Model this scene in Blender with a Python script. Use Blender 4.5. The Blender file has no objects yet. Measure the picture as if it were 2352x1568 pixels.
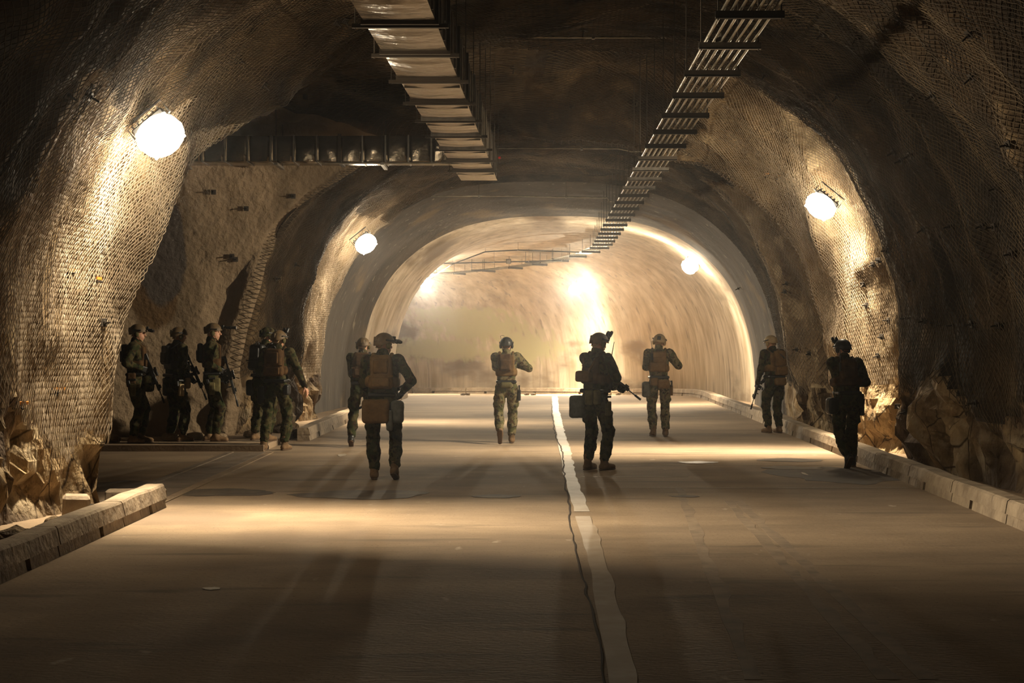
import bpy, math, random
import numpy as np
from mathutils import Vector, Matrix
from mathutils.bvhtree import BVHTree

random.seed(7)
SC = bpy.context.scene
COL = SC.collection
F = 3267.0            # focal length in pixels of the 2352 px wide frame
EYE = 1.77

# ------------------------------------------------------------------ camera
cam_data = bpy.data.cameras.new('camera')
cam_data.sensor_width = 36.0
cam_data.lens = 36.0 * F / 2352.0
cam_data.clip_start = 0.05
cam_data.clip_end = 300
cam = bpy.data.objects.new('camera', cam_data)
COL.objects.link(cam)
cam.location = (0, 0, EYE)
cam.rotation_euler = (math.pi / 2, 0, 0)
SC.camera = cam

# ------------------------------------------------------------------ world, exposure
world = bpy.data.worlds.new('world')
SC.world = world
world.use_nodes = True
wbg = world.node_tree.nodes['Background']
wbg.inputs['Color'].default_value = (1.0, 0.8, 0.6, 1)
wbg.inputs['Strength'].default_value = 0.001
SC.view_settings.view_transform = 'Standard'
SC.view_settings.look = 'None'
SC.view_settings.gamma = 1.0
SC.view_settings.exposure = 0.0
SC.view_settings.use_curve_mapping = False
SC.cycles.max_bounces = 4
SC.cycles.diffuse_bounces = 3
SC.cycles.glossy_bounces = 2
SC.cycles.transmission_bounces = 0
SC.cycles.transparent_max_bounces = 2
SC.cycles.use_adaptive_sampling = True
SC.cycles.adaptive_threshold = 0.06
SC.cycles.volume_bounces = 0
SC.cycles.sample_clamp_indirect = 4.0

LAMP_COLOR = (1.0, 0.84, 0.60)
# name, pixel x, pixel y, distance, direction of the lens, power
LAMPS = [
    ('L1', 357, 297, 14.7, (0.62, -0.15, -0.76), 960, 'big blazing floodlight above the left rock pillar, largest glare'),
    ('R1', 1893, 463, 22.55, (-0.62, 0.10, -0.78), 1400, 'bright floodlight on the right wall above the netted rib'),
    ('L2', 835, 553, 31.7, (0.62, -0.14, -0.77), 800, 'floodlight on the left wall above the narrow lit rock strip'),
    ('R2', 1588, 607, 42.2, (-0.55, -0.62, -0.55), 1300, 'floodlight at the right shoulder of the smooth concrete lining'),
    ('L3', 978, 648, 57.2, (0.15, -0.75, -0.62), 2600, 'smallest floodlight, at the left edge of the far bright wall'),
    ('R3', 1322, 660, 53.0, (-0.10, -0.30, -0.95), 4600, 'floodlight in the middle of the far bright wall with a glowing patch below'),
    ('R0', 3900, -600, 5.2, (-0.70, 0.10, -0.65), 380, 'floodlight on the right wall beside the camera'),
    ('L0', -9000, -6000, -4.5, (0.6, 0.2, -0.65), 20, 'floodlight on the left wall behind the camera'),
]

def P(px, py, d):
    return Vector(((px - 1176) * d / F, d, EYE + (784 - py) * d / F))

def zf(y):
    return -0.03 * np.maximum(0.0, np.asarray(y, float) - 46.0)

def G(px, py, z=0.0):
    d = F * (EYE - z) / (py - 784)
    return Vector(((px - 1176) * d / F, d, z))

# ------------------------------------------------------------------ noise
def _hash(ix, iy, iz, seed):
    h = (ix.astype(np.int64) * 374761393 + iy.astype(np.int64) * 668265263 + iz.astype(np.int64) * 2147483647 + seed * 1274126177) & 0xffffffff
    h = ((h ^ (h >> 13)) * 1274126177) & 0xffffffff
    h = (h ^ (h >> 16)) & 0xffffffff
    return h / 4294967295.0 * 2 - 1

def vnoise(x, y, z=0.0, seed=0):
    x, y, z = np.broadcast_arrays(np.asarray(x, float), np.asarray(y, float), np.asarray(z, float))
    ix, iy, iz = np.floor(x), np.floor(y), np.floor(z)
    fx, fy, fz = x - ix, y - iy, z - iz
    ux, uy, uz = [t * t * (3 - 2 * t) for t in (fx, fy, fz)]
    def h(a, b, c): return _hash(ix + a, iy + b, iz + c, seed)
    def lp(a, b, t): return a + (b - a) * t
    x00 = lp(h(0, 0, 0), h(1, 0, 0), ux); x10 = lp(h(0, 1, 0), h(1, 1, 0), ux)
    x01 = lp(h(0, 0, 1), h(1, 0, 1), ux); x11 = lp(h(0, 1, 1), h(1, 1, 1), ux)
    return lp(lp(x00, x10, uy), lp(x01, x11, uy), uz)

def fbm(x, y, z=0.0, oct=4, seed=0, ridged=False):
    a, f, s, n = 1.0, 1.0, 0.0, 0.0
    for o in range(oct):
        v = vnoise(np.asarray(x) * f + 17.3 * o, np.asarray(y) * f - 9.1 * o, np.asarray(z) * f + 3.7 * o, seed + o)
        if ridged: v = 1 - 2 * np.abs(v)
        s = s + a * v; n += a; a *= 0.5; f *= 2.03
    return s / n

def cells(x, y, z, seed=0):
    """distance to the nearest jittered cell point (worley F1) and that cell's random value"""
    x, y, z = np.broadcast_arrays(x, y, z)
    ix, iy, iz = np.floor(x), np.floor(y), np.floor(z)
    best = np.full(x.shape, 9.0); val = np.zeros(x.shape); sec = np.full(x.shape, 9.0)
    for a in (-1, 0, 1):
        for b in (-1, 0, 1):
            for c in (-1, 0, 1):
                gx, gy, gz = ix + a, iy + b, iz + c
                d = np.sqrt((gx + .5 + .45 * _hash(gx, gy, gz, seed) - x) ** 2 + (gy + .5 + .45 * _hash(gx, gy, gz, seed + 5) - y) ** 2 +
                            (gz + .5 + .45 * _hash(gx, gy, gz, seed + 9) - z) ** 2)
                m = d < best
                sec = np.where(m, best, np.minimum(sec, d))
                val = np.where(m, _hash(gx, gy, gz, seed + 3), val)
                best = np.where(m, d, best)
    return best, sec, val

# ------------------------------------------------------------------ materials
def mat(name, color, rough=0.8, metal=0.0, noise=None, bump=None, color2=None, spec=0.3, coords='Object', stretch=(1, 1, 1), ramp=(0.35, 0.65)):
    """noise=(scale, detail); color2 = second colour; bump=(scale, strength, distance)"""
    m = bpy.data.materials.new(name)
    m.use_nodes = True
    nt = m.node_tree
    b = nt.nodes['Principled BSDF']
    b.inputs['Base Color'].default_value = (*color, 1)
    b.inputs['Roughness'].default_value = rough
    b.inputs['Metallic'].default_value = metal
    b.inputs['Specular IOR Level'].default_value = spec
    tc = nt.nodes.new('ShaderNodeTexCoord')
    mp = nt.nodes.new('ShaderNodeMapping')
    mp.inputs['Scale'].default_value = stretch
    nt.links.new(tc.outputs[coords], mp.inputs['Vector'])
    m['_b'] = 1
    if noise:
        n = nt.nodes.new('ShaderNodeTexNoise')
        n.inputs['Scale'].default_value = noise[0]; n.inputs['Detail'].default_value = noise[1]
        n.inputs['Roughness'].default_value = 0.62
        nt.links.new(mp.outputs[0], n.inputs['Vector'])
        r = nt.nodes.new('ShaderNodeValToRGB')
        r.color_ramp.elements[0].position, r.color_ramp.elements[1].position = ramp
        r.color_ramp.elements[0].color = (*(color2 or tuple(c * .5 for c in color)), 1)
        r.color_ramp.elements[1].color = (*color, 1)
        nt.links.new(n.outputs['Fac'], r.inputs['Fac'])
        nt.links.new(r.outputs[0], b.inputs['Base Color'])
    if bump:
        n2 = nt.nodes.new('ShaderNodeTexNoise')
        n2.inputs['Scale'].default_value = bump[0]; n2.inputs['Detail'].default_value = 6
        nt.links.new(mp.outputs[0], n2.inputs['Vector'])
        bp = nt.nodes.new('ShaderNodeBump')
        bp.inputs['Strength'].default_value = bump[1]; bp.inputs['Distance'].default_value = bump[2]
        nt.links.new(n2.outputs['Fac'], bp.inputs['Height'])
        nt.links.new(bp.outputs[0], b.inputs['Normal'])
    return m

def layered(m, mask_scale, color, lo, hi, detail=4, stretch=(1, 1, 1), rough=None, kind='noise', offset=(0, 0, 0)):
    """lay another procedural colour over a material's base colour"""
    nt = m.node_tree; b = nt.nodes['Principled BSDF']
    tc = nt.nodes.new('ShaderNodeTexCoord'); mp = nt.nodes.new('ShaderNodeMapping')
    mp.inputs['Scale'].default_value = stretch; mp.inputs['Location'].default_value = offset
    nt.links.new(tc.outputs['Object'], mp.inputs['Vector'])
    if kind == 'noise':
        n = nt.nodes.new('ShaderNodeTexNoise'); n.inputs['Detail'].default_value = detail; out = n.outputs['Fac']
    else:
        n = nt.nodes.new('ShaderNodeTexVoronoi'); n.feature = 'DISTANCE_TO_EDGE'; out = n.outputs['Distance']
    n.inputs['Scale'].default_value = mask_scale
    nt.links.new(mp.outputs[0], n.inputs['Vector'])
    mr = nt.nodes.new('ShaderNodeMapRange'); mr.interpolation_type = 'SMOOTHSTEP'
    mr.inputs['From Min'].default_value = lo; mr.inputs['From Max'].default_value = hi
    nt.links.new(out, mr.inputs['Value'])
    mx = nt.nodes.new('ShaderNodeMix'); mx.data_type = 'RGBA'
    nt.links.new(mr.outputs[0], mx.inputs['Factor'])
    src = b.inputs['Base Color']
    if src.is_linked:
        nt.links.new(src.links[0].from_socket, mx.inputs[6])
    else:
        mx.inputs[6].default_value = src.default_value
    mx.inputs[7].default_value = (*color, 1)
    nt.links.new(mx.outputs[2], src)
    if rough is not None:
        mq = nt.nodes.new('ShaderNodeMix'); mq.data_type = 'FLOAT'
        nt.links.new(mr.outputs[0], mq.inputs['Factor'])
        mq.inputs[2].default_value = b.inputs['Roughness'].default_value; mq.inputs[3].default_value = rough
        nt.links.new(mq.outputs[0], b.inputs['Roughness'])
    return m

M = {}
M['rock'] = mat('rock', (0.42, 0.30, 0.16), 0.92, noise=(1.6, 9), color2=(0.13, 0.078, 0.036), bump=(7, 1.0, 0.16), stretch=(1, 1, .6))
layered(M['rock'], 2.3, (0.42, 0.33, 0.21), 0.50, 0.68)
layered(M['rock'], 0.55, (0.07, 0.047, 0.03), 0.48, 0.62, offset=(4, 7, 2))
layered(M['rock'], 1.7, (0.06, 0.038, 0.02), 0.018, 0.0, kind='voronoi', stretch=(1, 1, .45))
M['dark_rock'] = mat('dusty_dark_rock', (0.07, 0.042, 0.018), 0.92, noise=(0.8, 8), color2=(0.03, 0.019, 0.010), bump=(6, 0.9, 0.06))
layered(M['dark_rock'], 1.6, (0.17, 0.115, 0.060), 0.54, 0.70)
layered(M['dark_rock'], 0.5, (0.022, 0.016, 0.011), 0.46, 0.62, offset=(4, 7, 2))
M['shotcrete'] = mat('shotcrete', (0.34, 0.25, 0.16), 0.92, noise=(0.7, 8), color2=(0.20, 0.145, 0.09), bump=(9, 0.9, 0.05))
layered(M['shotcrete'], 0.45, (0.16, 0.115, 0.07), 0.52, 0.68, stretch=(1.6, 1, 0.5), offset=(1, 1, 3.3))
M['lining'] = mat('lining_concrete', (0.66, 0.56, 0.43), 0.85, noise=(1.4, 8), color2=(0.40, 0.31, 0.20), stretch=(1.6, 1.6, 0.25), bump=(7, 0.25, 0.02))
layered(M['lining'], 3.0, (0.27, 0.215, 0.16), 0.56, 0.74, stretch=(1.5, 1.5, 0.12), detail=6)

layered(M['lining'], 0.35, (0.20, 0.15, 0.10), 0.56, 0.7, stretch=(0.6, 0.6, 1.6), detail=7, offset=(7, 5, 1))
def stain_patch(m, center, radii, color, soft=0.25, nscale=2.5, namp=0.5):
    nt = m.node_tree; b = nt.nodes['Principled BSDF']
    tc = nt.nodes.new('ShaderNodeTexCoord'); n = nt.nodes.new('ShaderNodeTexNoise'); n.inputs['Scale'].default_value = nscale
    nt.links.new(tc.outputs['Object'], n.inputs['Vector'])
    v1 = nt.nodes.new('ShaderNodeVectorMath'); v1.operation = 'SUBTRACT'; v1.inputs[1].default_value = center
    nt.links.new(tc.outputs['Object'], v1.inputs[0])
    v2 = nt.nodes.new('ShaderNodeVectorMath'); v2.operation = 'DIVIDE'; v2.inputs[1].default_value = radii
    nt.links.new(v1.outputs[0], v2.inputs[0])
    v3 = nt.nodes.new('ShaderNodeVectorMath'); v3.operation = 'LENGTH'; nt.links.new(v2.outputs[0], v3.inputs[0])
    ad = nt.nodes.new('ShaderNodeMath'); ad.operation = 'MULTIPLY_ADD'; ad.inputs[1].default_value = namp
    nt.links.new(n.outputs['Fac'], ad.inputs[0]); nt.links.new(v3.outputs['Value'], ad.inputs[2])
    mr = nt.nodes.new('ShaderNodeMapRange'); mr.interpolation_type = 'SMOOTHSTEP'
    mr.inputs['From Min'].default_value = 1.0 + namp * .5 + soft; mr.inputs['From Max'].default_value = 1.0 + namp * .5 - soft * .3
    nt.links.new(ad.outputs[0], mr.inputs['Value'])
    mx = nt.nodes.new('ShaderNodeMix'); mx.data_type = 'RGBA'
    nt.links.new(mr.outputs[0], mx.inputs['Factor'])
    src = b.inputs['Base Color']; nt.links.new(src.links[0].from_socket, mx.inputs[6]); mx.inputs[7].default_value = (*color, 1)
    nt.links.new(mx.outputs[2], src)
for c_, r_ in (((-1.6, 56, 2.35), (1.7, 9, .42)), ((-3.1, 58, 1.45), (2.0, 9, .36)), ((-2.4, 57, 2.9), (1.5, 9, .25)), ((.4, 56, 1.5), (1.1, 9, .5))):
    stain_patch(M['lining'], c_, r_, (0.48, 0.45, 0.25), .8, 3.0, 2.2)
stain_patch(M['shotcrete'], (-6.27, 24.5, 2.45), (.36, 9, .42), (0.10, 0.058, 0.024))
stain_patch(M['shotcrete'], (-6.15, 24.5, 3.45), (.40, 9, .98), (0.062, 0.05, 0.042), .12)
M['shaded_lining'] = mat('shaded_lining_concrete', (0.070, 0.052, 0.034), 0.85, noise=(1.2, 8), color2=(0.035, 0.026, 0.018), stretch=(1.4, 1.4, 0.3), bump=(7, 0.35, 0.03))  # shade painted into the lining stretch that no lamp faces
layered(M['shaded_lining'], 4.0, (0.20, 0.165, 0.12), 0.64, 0.72, stretch=(1.6, 1.6, 0.18), detail=5)
layered(M['shaded_lining'], 0.8, (0.14, 0.092, 0.042), 0.54, 0.7, detail=6)
M['net'] = mat('galvanised_netting', (0.115, 0.080, 0.044), 0.6, 0.15, noise=(1.1, 5), color2=(0.020, 0.0135, 0.008))
M['floor'] = mat('floor_concrete', (0.33, 0.24, 0.155), 0.85, noise=(0.7, 10), color2=(0.20, 0.145, 0.096), bump=(26, 0.45, 0.015), spec=0.12, stretch=(0.6, 1.3, 1))
layered(M['floor'], 0.35, (0.20, 0.145, 0.10), 0.54, 0.68, detail=7, offset=(2, 5, 0))
layered(M['floor'], 40.0, (0.15, 0.108, 0.074), 0.60, 0.72, detail=3)
layered(M['floor'], 1.3, (0.17, 0.125, 0.085), 0.58, 0.72, detail=9, stretch=(.35, 2.2, 1), offset=(9, 1, 0))
layered(M['floor'], 5.0, (0.43, 0.34, 0.25), 0.66, 0.78, detail=6, stretch=(1, 0.5, 1))
M['channel'] = mat('channel_concrete', (0.21, 0.16, 0.115), 0.85, noise=(2, 8), color2=(0.13, 0.098, 0.07), bump=(14, .5, .02))
M['dark_floor'] = mat('dark_concrete', (0.12, 0.09, 0.062), 0.8, noise=(3, 5), color2=(0.06, 0.045, 0.033))  # darker concrete shared by the road patches
M['water'] = mat('standing_water', (0.16, 0.13, 0.10), 0.36, spec=1.0)
M['paint'] = mat('worn_white_paint', (0.42, 0.35, 0.265), 0.6, noise=(3, 8), color2=(0.33, 0.26, 0.185), ramp=(0.36, 0.58))
M['crack'] = mat('crack_dark', (0.05, 0.035, 0.025), 0.95)  # dark crack colour on a flat strip
M['kerb'] = mat('kerb_concrete', (0.36, 0.28, 0.19), 0.85, noise=(3, 7), color2=(0.20, 0.15, 0.10), bump=(14, 0.6, 0.03))
layered(M['kerb'], 6.0, (0.17, 0.125, 0.085), 0.62, 0.70, stretch=(1, 2.2, 0.5))
M['duct'] = mat('galvanised_duct', (0.32, 0.27, 0.21), 0.22, 0.9, noise=(2, 4), color2=(0.17, 0.14, 0.10), bump=(2.2, 0.35, 0.10), spec=0.5)
M['steel'] = mat('dull_steel', (0.33, 0.30, 0.26), 0.42, 0.7, noise=(4, 3))
M['dark_steel'] = mat('rusty_dark_steel', (0.055, 0.042, 0.03), 0.7, 0.4)
M['pipe'] = mat('steel_conduit', (0.42, 0.38, 0.30), 0.35, 0.75, noise=(3, 4))
M['cable'] = mat('black_cable', (0.02, 0.018, 0.016), 0.6)
M['grate'] = mat('iron_grate', (0.05, 0.04, 0.03), 0.6, 0.5)
M['plate'] = mat('rock_bolt_steel', (0.035, 0.027, 0.02), 0.8, 0.2)
M['orange'] = mat('orange_tag', (0.55, 0.22, 0.03), 0.7)
M['red'] = mat('red_plastic', (0.6, 0.02, 0.02), 0.4)

def camo(name, a, b, c, d, scale=9.0):
    m = mat(name, a, 0.95, spec=0.12)
    layered(m, scale, b, 0.50, 0.53, detail=3)
    layered(m, scale * 1.2, c, 0.57, 0.59, detail=3, offset=(5, 3, 8))
    layered(m, scale * 1.7, d, 0.60, 0.62, detail=2, offset=(1, 9, 4))
    return m
M['camo'] = camo('woodland_camouflage', (0.055, 0.046, 0.020), (0.023, 0.028, 0.010), (0.024, 0.014, 0.007), (0.008, 0.008, 0.006), 10)
M['camo_light'] = camo('light_camouflage', (0.15, 0.125, 0.066), (0.075, 0.075, 0.032), (0.06, 0.036, 0.018), (0.03, 0.026, 0.02), 10)
M['coyote'] = mat('coyote_nylon', (0.17, 0.102, 0.042), 0.9, noise=(9, 4), color2=(0.10, 0.06, 0.025), spec=0.15)
M['brown_gear'] = mat('brown_nylon', (0.085, 0.045, 0.018), 0.9, noise=(9, 4), spec=0.15)
M['olive'] = mat('olive_nylon', (0.14, 0.12, 0.055), 0.9, noise=(9, 4), spec=0.15)
M['tan'] = mat('tan_nylon', (0.38, 0.28, 0.15), 0.85, noise=(9, 4), color2=(0.26, 0.19, 0.10), spec=0.2)
M['grey_gear'] = mat('grey_nylon', (0.12, 0.125, 0.115), 0.9, noise=(8, 4), spec=0.15)
M['black'] = mat('black_polymer', (0.012, 0.012, 0.012), 0.45, spec=0.4)
M['skin'] = mat('skin', (0.48, 0.25, 0.16), 0.6)
M['eye'] = mat('eye', (0.05, 0.03, 0.02), 0.2)
M['boot'] = mat('suede_boot', (0.20, 0.12, 0.06), 0.9, noise=(12, 4))
M['sole'] = mat('rubber_sole', (0.10, 0.06, 0.035), 0.8)
M['helmet_brown'] = mat('brown_helmet', (0.15, 0.095, 0.045), 0.55, noise=(14, 3), color2=(0.08, 0.055, 0.03))
M['helmet_tan'] = mat('tan_helmet', (0.40, 0.30, 0.17), 0.55, noise=(12, 3), color2=(0.27, 0.2, 0.11))
M['helmet_black'] = mat('black_helmet', (0.02, 0.02, 0.019), 0.4)
M['housing'] = mat('lamp_housing', (0.10, 0.10, 0.10), 0.5, 0.5)
lens = bpy.data.materials.new('lamp_lens'); lens.use_nodes = True
_nt = lens.node_tree; _nt.nodes.clear()
_o = _nt.nodes.new('ShaderNodeOutputMaterial'); _e = _nt.nodes.new('ShaderNodeEmission')
_e.inputs['Color'].default_value = (*LAMP_COLOR, 1); _e.inputs['Strength'].default_value = 1.0
_nt.links.new(_e.outputs[0], _o.inputs[0])
def lens_material(strength):
    m = lens.copy(); m.name = 'lamp_lens'
    m.node_tree.nodes['Emission'].inputs['Strength'].default_value = strength
    return m

# ------------------------------------------------------------------ object helpers
def link(name, me, parent=None, mats=()):
    for x in mats: me.materials.append(M[x] if isinstance(x, str) else x)
    o = bpy.data.objects.new(name, me)
    COL.objects.link(o)
    if parent is not None: o.parent = parent
    return o

def mesh_from(name, verts, faces, smooth=False):
    me = bpy.data.meshes.new(name)
    if isinstance(verts, np.ndarray) and isinstance(faces, np.ndarray):
        nf, k = faces.shape
        me.vertices.add(len(verts)); me.vertices.foreach_set('co', verts.astype(np.float32).ravel())
        me.loops.add(nf * k); me.loops.foreach_set('vertex_index', faces.astype(np.int32).ravel())
        me.polygons.add(nf)
        me.polygons.foreach_set('loop_start', np.arange(0, nf * k, k, dtype=np.int32))
        me.polygons.foreach_set('loop_total', np.full(nf, k, dtype=np.int32))
        me.update(calc_edges=True)
    else:
        me.from_pydata([tuple(v) for v in verts], [], [tuple(f) for f in faces])
    if smooth: me.polygons.foreach_set('use_smooth', np.ones(len(me.polygons), dtype=bool))
    me.update()
    return me

def tag(o, label=None, cat=None, group=None, kind=None):
    if label: o['label'] = label
    if cat: o['category'] = cat
    if group: o['group'] = group
    if kind: o['kind'] = kind
    return o

def empty(name, loc=(0, 0, 0), rz=0.0):
    o = bpy.data.objects.new(name, None); COL.objects.link(o)
    o.empty_display_size = 0.1
    o.location = loc; o.rotation_euler = (0, 0, rz)
    return o

class MB:
    """collects simple shapes and links them as one mesh object"""
    def __init__(s): s.v = []; s.f = []
    def add(s, vs, fs):
        n = len(s.v); s.v += [Vector(v) for v in vs]; s.f += [tuple(i + n for i in f) for f in fs]; return s
    def box(s, lo, hi, R=None, c=None, bevel=0.0):
        x0, y0, z0 = lo; x1, y1, z1 = hi
        if bevel > 0:
            b = bevel
            vs = []
            for z, bb in ((z0, b), (z0 + b, 0), (z1 - b, 0), (z1, b)):
                for (x, y) in ((x0, y0), (x1, y0), (x1, y1), (x0, y1)):
                    sx = 1 if x == x0 else -1; sy = 1 if y == y0 else -1
                    vs.append((x + sx * (b if True else 0), y + sy * bb, z))
                    vs.append((x + sx * bb, y + sy * b, z))
            # order each ring counter-clockwise
            rings = []
            for k in range(4):
                bb = b if k in (0, 3) else 0.0
                z = (z0, z0 + b, z1 - b, z1)[k]
                e = bb
                rings.append([(x0 + b + e * 0, y0 + e, z), (x1 - b, y0 + e, z), (x1 - e, y0 + b, z), (x1 - e, y1 - b, z),
                              (x1 - b, y1 - e, z), (x0 + b, y1 - e, z), (x0 + e, y1 - b, z), (x0 + e, y0 + b, z)])
            vs = [p for r in rings for p in r]
            fs = [tuple(range(7, -1, -1)), tuple(range(24, 32))]
            for k in range(3):
                for i in range(8):
                    j = (i + 1) % 8
                    fs.append((k * 8 + i, k * 8 + j, k * 8 + 8 + j, k * 8 + 8 + i))
        else:
            vs = [(x0, y0, z0), (x1, y0, z0), (x1, y1, z0), (x0, y1, z0), (x0, y0, z1), (x1, y0, z1), (x1, y1, z1), (x0, y1, z1)]
            fs = [(3, 2, 1, 0), (4, 5, 6, 7), (0, 1, 5, 4), (1, 2, 6, 5), (2, 3, 7, 6), (3, 0, 4, 7)]
        if R is not None:
            vs = [R @ Vector(v) for v in vs]
        if c is not None:
            vs = [Vector(v) + Vector(c) for v in vs]
        return s.add(vs, fs)
    def tube(s, pts, r, n=8, cap=True):
        pts = [Vector(p) for p in pts]
        rs = r if isinstance(r, (list, tuple)) else [r] * len(pts)
        base = len(s.v); up = Vector((0, 0, 1))
        for i, p in enumerate(pts):
            t = (pts[min(i + 1, len(pts) - 1)] - pts[max(i - 1, 0)]).normalized()
            u = t.cross(up)
            if u.length < 0.1: u = t.cross(Vector((1, 0, 0)))
            u.normalize(); w = t.cross(u)
            for k in range(n):
                a = 2 * math.pi * k / n
                s.v.append(p + (u * math.cos(a) + w * math.sin(a)) * rs[i])
        for i in range(len(pts) - 1):
            for k in range(n):
                k2 = (k + 1) % n
                s.f.append((base + i * n + k, base + i * n + k2, base + (i + 1) * n + k2, base + (i + 1) * n + k))
        if cap:
            s.f.append(tuple(base + k for k in range(n - 1, -1, -1)))
            s.f.append(tuple(base + (len(pts) - 1) * n + k for k in range(n)))
        return s
    def build(s, name, m, parent=None, smooth=False):
        me = mesh_from(name, s.v, s.f, smooth)
        return link(name, me, parent, [m])

# ------------------------------------------------------------------ the tunnel's shape
# key rings: distance at the left foot, crown, right foot; half width left; right offset; crown height; rings up to the next key
KEYS = [
    (-13.0, -13.0, -13.0, 4.7, 0.00, 6.00, 40),
    (10.5, 11.5, 11.0, 4.62, 0.05, 6.10, 56),
    (13.7, 17.0, 16.0, 4.85, 0.20, 6.12, 34),
    (15.35, 20.4, 20.6, 4.40, 0.00, 6.00, 10),
    (15.8, 20.8, 21.1, 7.0, 0.12, 6.85, 12),
    (16.6, 21.6, 22.2, 12.5, 0.36, 7.00, 46),
    (23.0, 24.4, 23.3, 12.5, -0.22, 6.35, 100),
    (25.4, 25.7, 24.6, 4.95, -0.32, 5.48, 12),
    (26.0, 26.3, 25.2, 4.70, 0.32, 6.00, 22),
    (27.6, 28.6, 27.6, 4.35, 0.36, 5.85, 18),
    (30.8, 29.6, 28.9, 4.98, -0.30, 5.98, 26),
    (32.5, 34.2, 31.2, 4.46, 0.35, 5.90, 14),
    (33.6, 34.8, 34.6, 4.92, 0.30, 5.74, 30),
    (38.2, 38.4, 38.2, 4.55, 0.25, 5.36, 20),
    (40.2, 40.6, 41.6, 4.00, 0.42, 5.22, 24),
    (44.0, 44.0, 44.0, 3.70, 0.12, 5.15, 70),
    (64.0, 64.0, 64.0, 3.70, 0.20, 5.15, 0),
]
RC, T0 = 13.7, 44.0
def path(t, lat):
    """point on the ground plan: t = distance along the tunnel, lat = sideways from the axis"""
    t = np.asarray(t, float); lat = np.asarray(lat, float)
    th = np.maximum(0.0, t - T0) / RC
    x = np.where(t > T0, -RC + (RC + lat) * np.cos(th), lat)
    y = np.where(t > T0, T0 + (RC + lat) * np.sin(th), t)
    return x, y
def ring_params(tau):
    tau = np.asarray(tau, float)
    k = np.arange(len(KEYS))
    return [np.interp(tau, k, [K[c] for K in KEYS]) for c in range(6)]
NEXP = 2.6
def surf(tau, u, disp=1.0):
    """tunnel surface: tau = key ring index (float), u = 0 right foot .. 1 left foot"""
    dl, dc, dr, wl, drr, H = ring_params(tau)
    a = np.clip(u, 0, 1) * np.pi
    c, s = np.cos(a), np.sin(a)
    w = np.abs(c) ** 1.3
    t = np.where(u > .5, dc * (1 - w) + dl * w, dc * (1 - w) + dr * w)
    wr = 5.05 + 0.0363 * np.minimum(t, 44.0) + drr
    xc = np.where(wl > 5.2, (wr - 4.7) / 2, (wr - wl) / 2)
    hx = np.where(c > 0, wr - xc, wl + xc)
    lat = xc + hx * np.sign(c) * np.abs(c) ** (2 / NEXP)
    z = H * np.abs(s) ** (2 / NEXP)
    z = np.where(u < 0, z + u * 30, np.where(u > 1, z - (u - 1) * 30, z))
    return t, lat, z
def to_world(t, lat, z):
    x, y = path(t, lat)
    return np.stack([x, y, z + zf(y)], -1)

def foot_edge(x, y):
    return 1.0 + 0.38 * vnoise(x * .7, y * .75, 0, 44) + .16 * vnoise(x * 2, y * 2.2, 0, 45)
def rock_disp(p, tau, u):
    """how far the rock bulges in (positive) or out (negative) along the inward normal"""
    x, y, z = p[..., 0], p[..., 1], p[..., 2]
    rough = np.interp(tau, [0, 1, 11, 12, 16], [1, 1, 1, 0.06, 0.03])
    smooth_wall = ((tau > 6.0) & (tau < 6.97) & (u > 0.62)).astype(float)
    low = 1 / (1 + np.exp((z - foot_edge(x, y)) * 9))
    folds = 0.30 * fbm(x * .45, y * .75, z * .45, 3, 11) + 0.15 * fbm(x * .9, y * 1.8, z * .8, 3, 21, True)
    f1, f2, val = cells(x * 1.15 + .3 * vnoise(x * 2, y * 2, z * 2, 5), y * 1.15, z * .8, 31)
    blocks = 0.20 * val + 0.22 * np.clip((f2 - f1) * 2, 0, 1) - .16
    g1, g2, gval = cells(x * 3.3, y * 3.3, z * 2.1 + .5 * y, 61)
    blocks = blocks + 0.07 * gval + .05 * np.clip((g2 - g1) * 2.5, 0, 1) + 0.07 * fbm(x * 5, y * 5, z * 2.6, 3, 71, True) + .05 * fbm(x * 3, y * 3.4, z * 1.1, 2, 75, True)
    foot = np.clip(z / .3, 0, 1)
    slab = np.floor(3.2 * (fbm(x * .9 + z * .5, y * .9, z * .35, 2, 91) + .2 * vnoise(x * 2, y * 2, z, 92))) / 3.2
    d = rough * ((1 - low) * folds + low * (blocks * 1.1 + .14 * slab - 0.02) * (0.4 + .6 * foot))
    d = d * (1 - smooth_wall) + smooth_wall * (0.10 * fbm(x * .5, y * .5, z * .5, 3, 3) + .02 * fbm(x * 4, y * 4, z * 4, 2, 8))
    return d, low

def grid_surface(taus, us, disp=1.0, offset=0.0, calm=False):
    T, U = np.meshgrid(taus, us, indexing='ij')
    t, lat, z = surf(T, U)
    p = to_world(t, lat, z)
    du = np.gradient(p, axis=1); dt = np.gradient(p, axis=0)
    n = np.cross(dt, du)
    n /= np.linalg.norm(n, axis=-1, keepdims=True) + 1e-9
    cx, cy = path(t, 0.6 + 0 * t)
    inward = np.stack([cx - p[..., 0], cy - p[..., 1], 2.6 - p[..., 2]], -1)
    sgn = np.sign((n * inward).sum(-1, keepdims=True)); sgn[sgn == 0] = 1
    # one sign for the whole sheet, so that folds at the lips stay continuous
    sgn = np.sign(np.median(sgn)) or 1.0
    n = n * sgn
    d, low = rock_disp(p, T, U)
    if calm:
        # netting hangs off the high points of the rock
        d = np.maximum(d, 0.5 * d + 0.02)
        k = 3
        dd = d.copy()
        for _ in range(k):
            dd[1:-1] = (dd[:-2] + dd[2:] + dd[1:-1]) / 3
            dd[:, 1:-1] = (dd[:, :-2] + dd[:, 2:] + dd[:, 1:-1]) / 3
        d = np.maximum(dd, d - 0.03)
    p = p + n * (d * disp + offset)[..., None]
    return p, n, T, U, low

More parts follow.
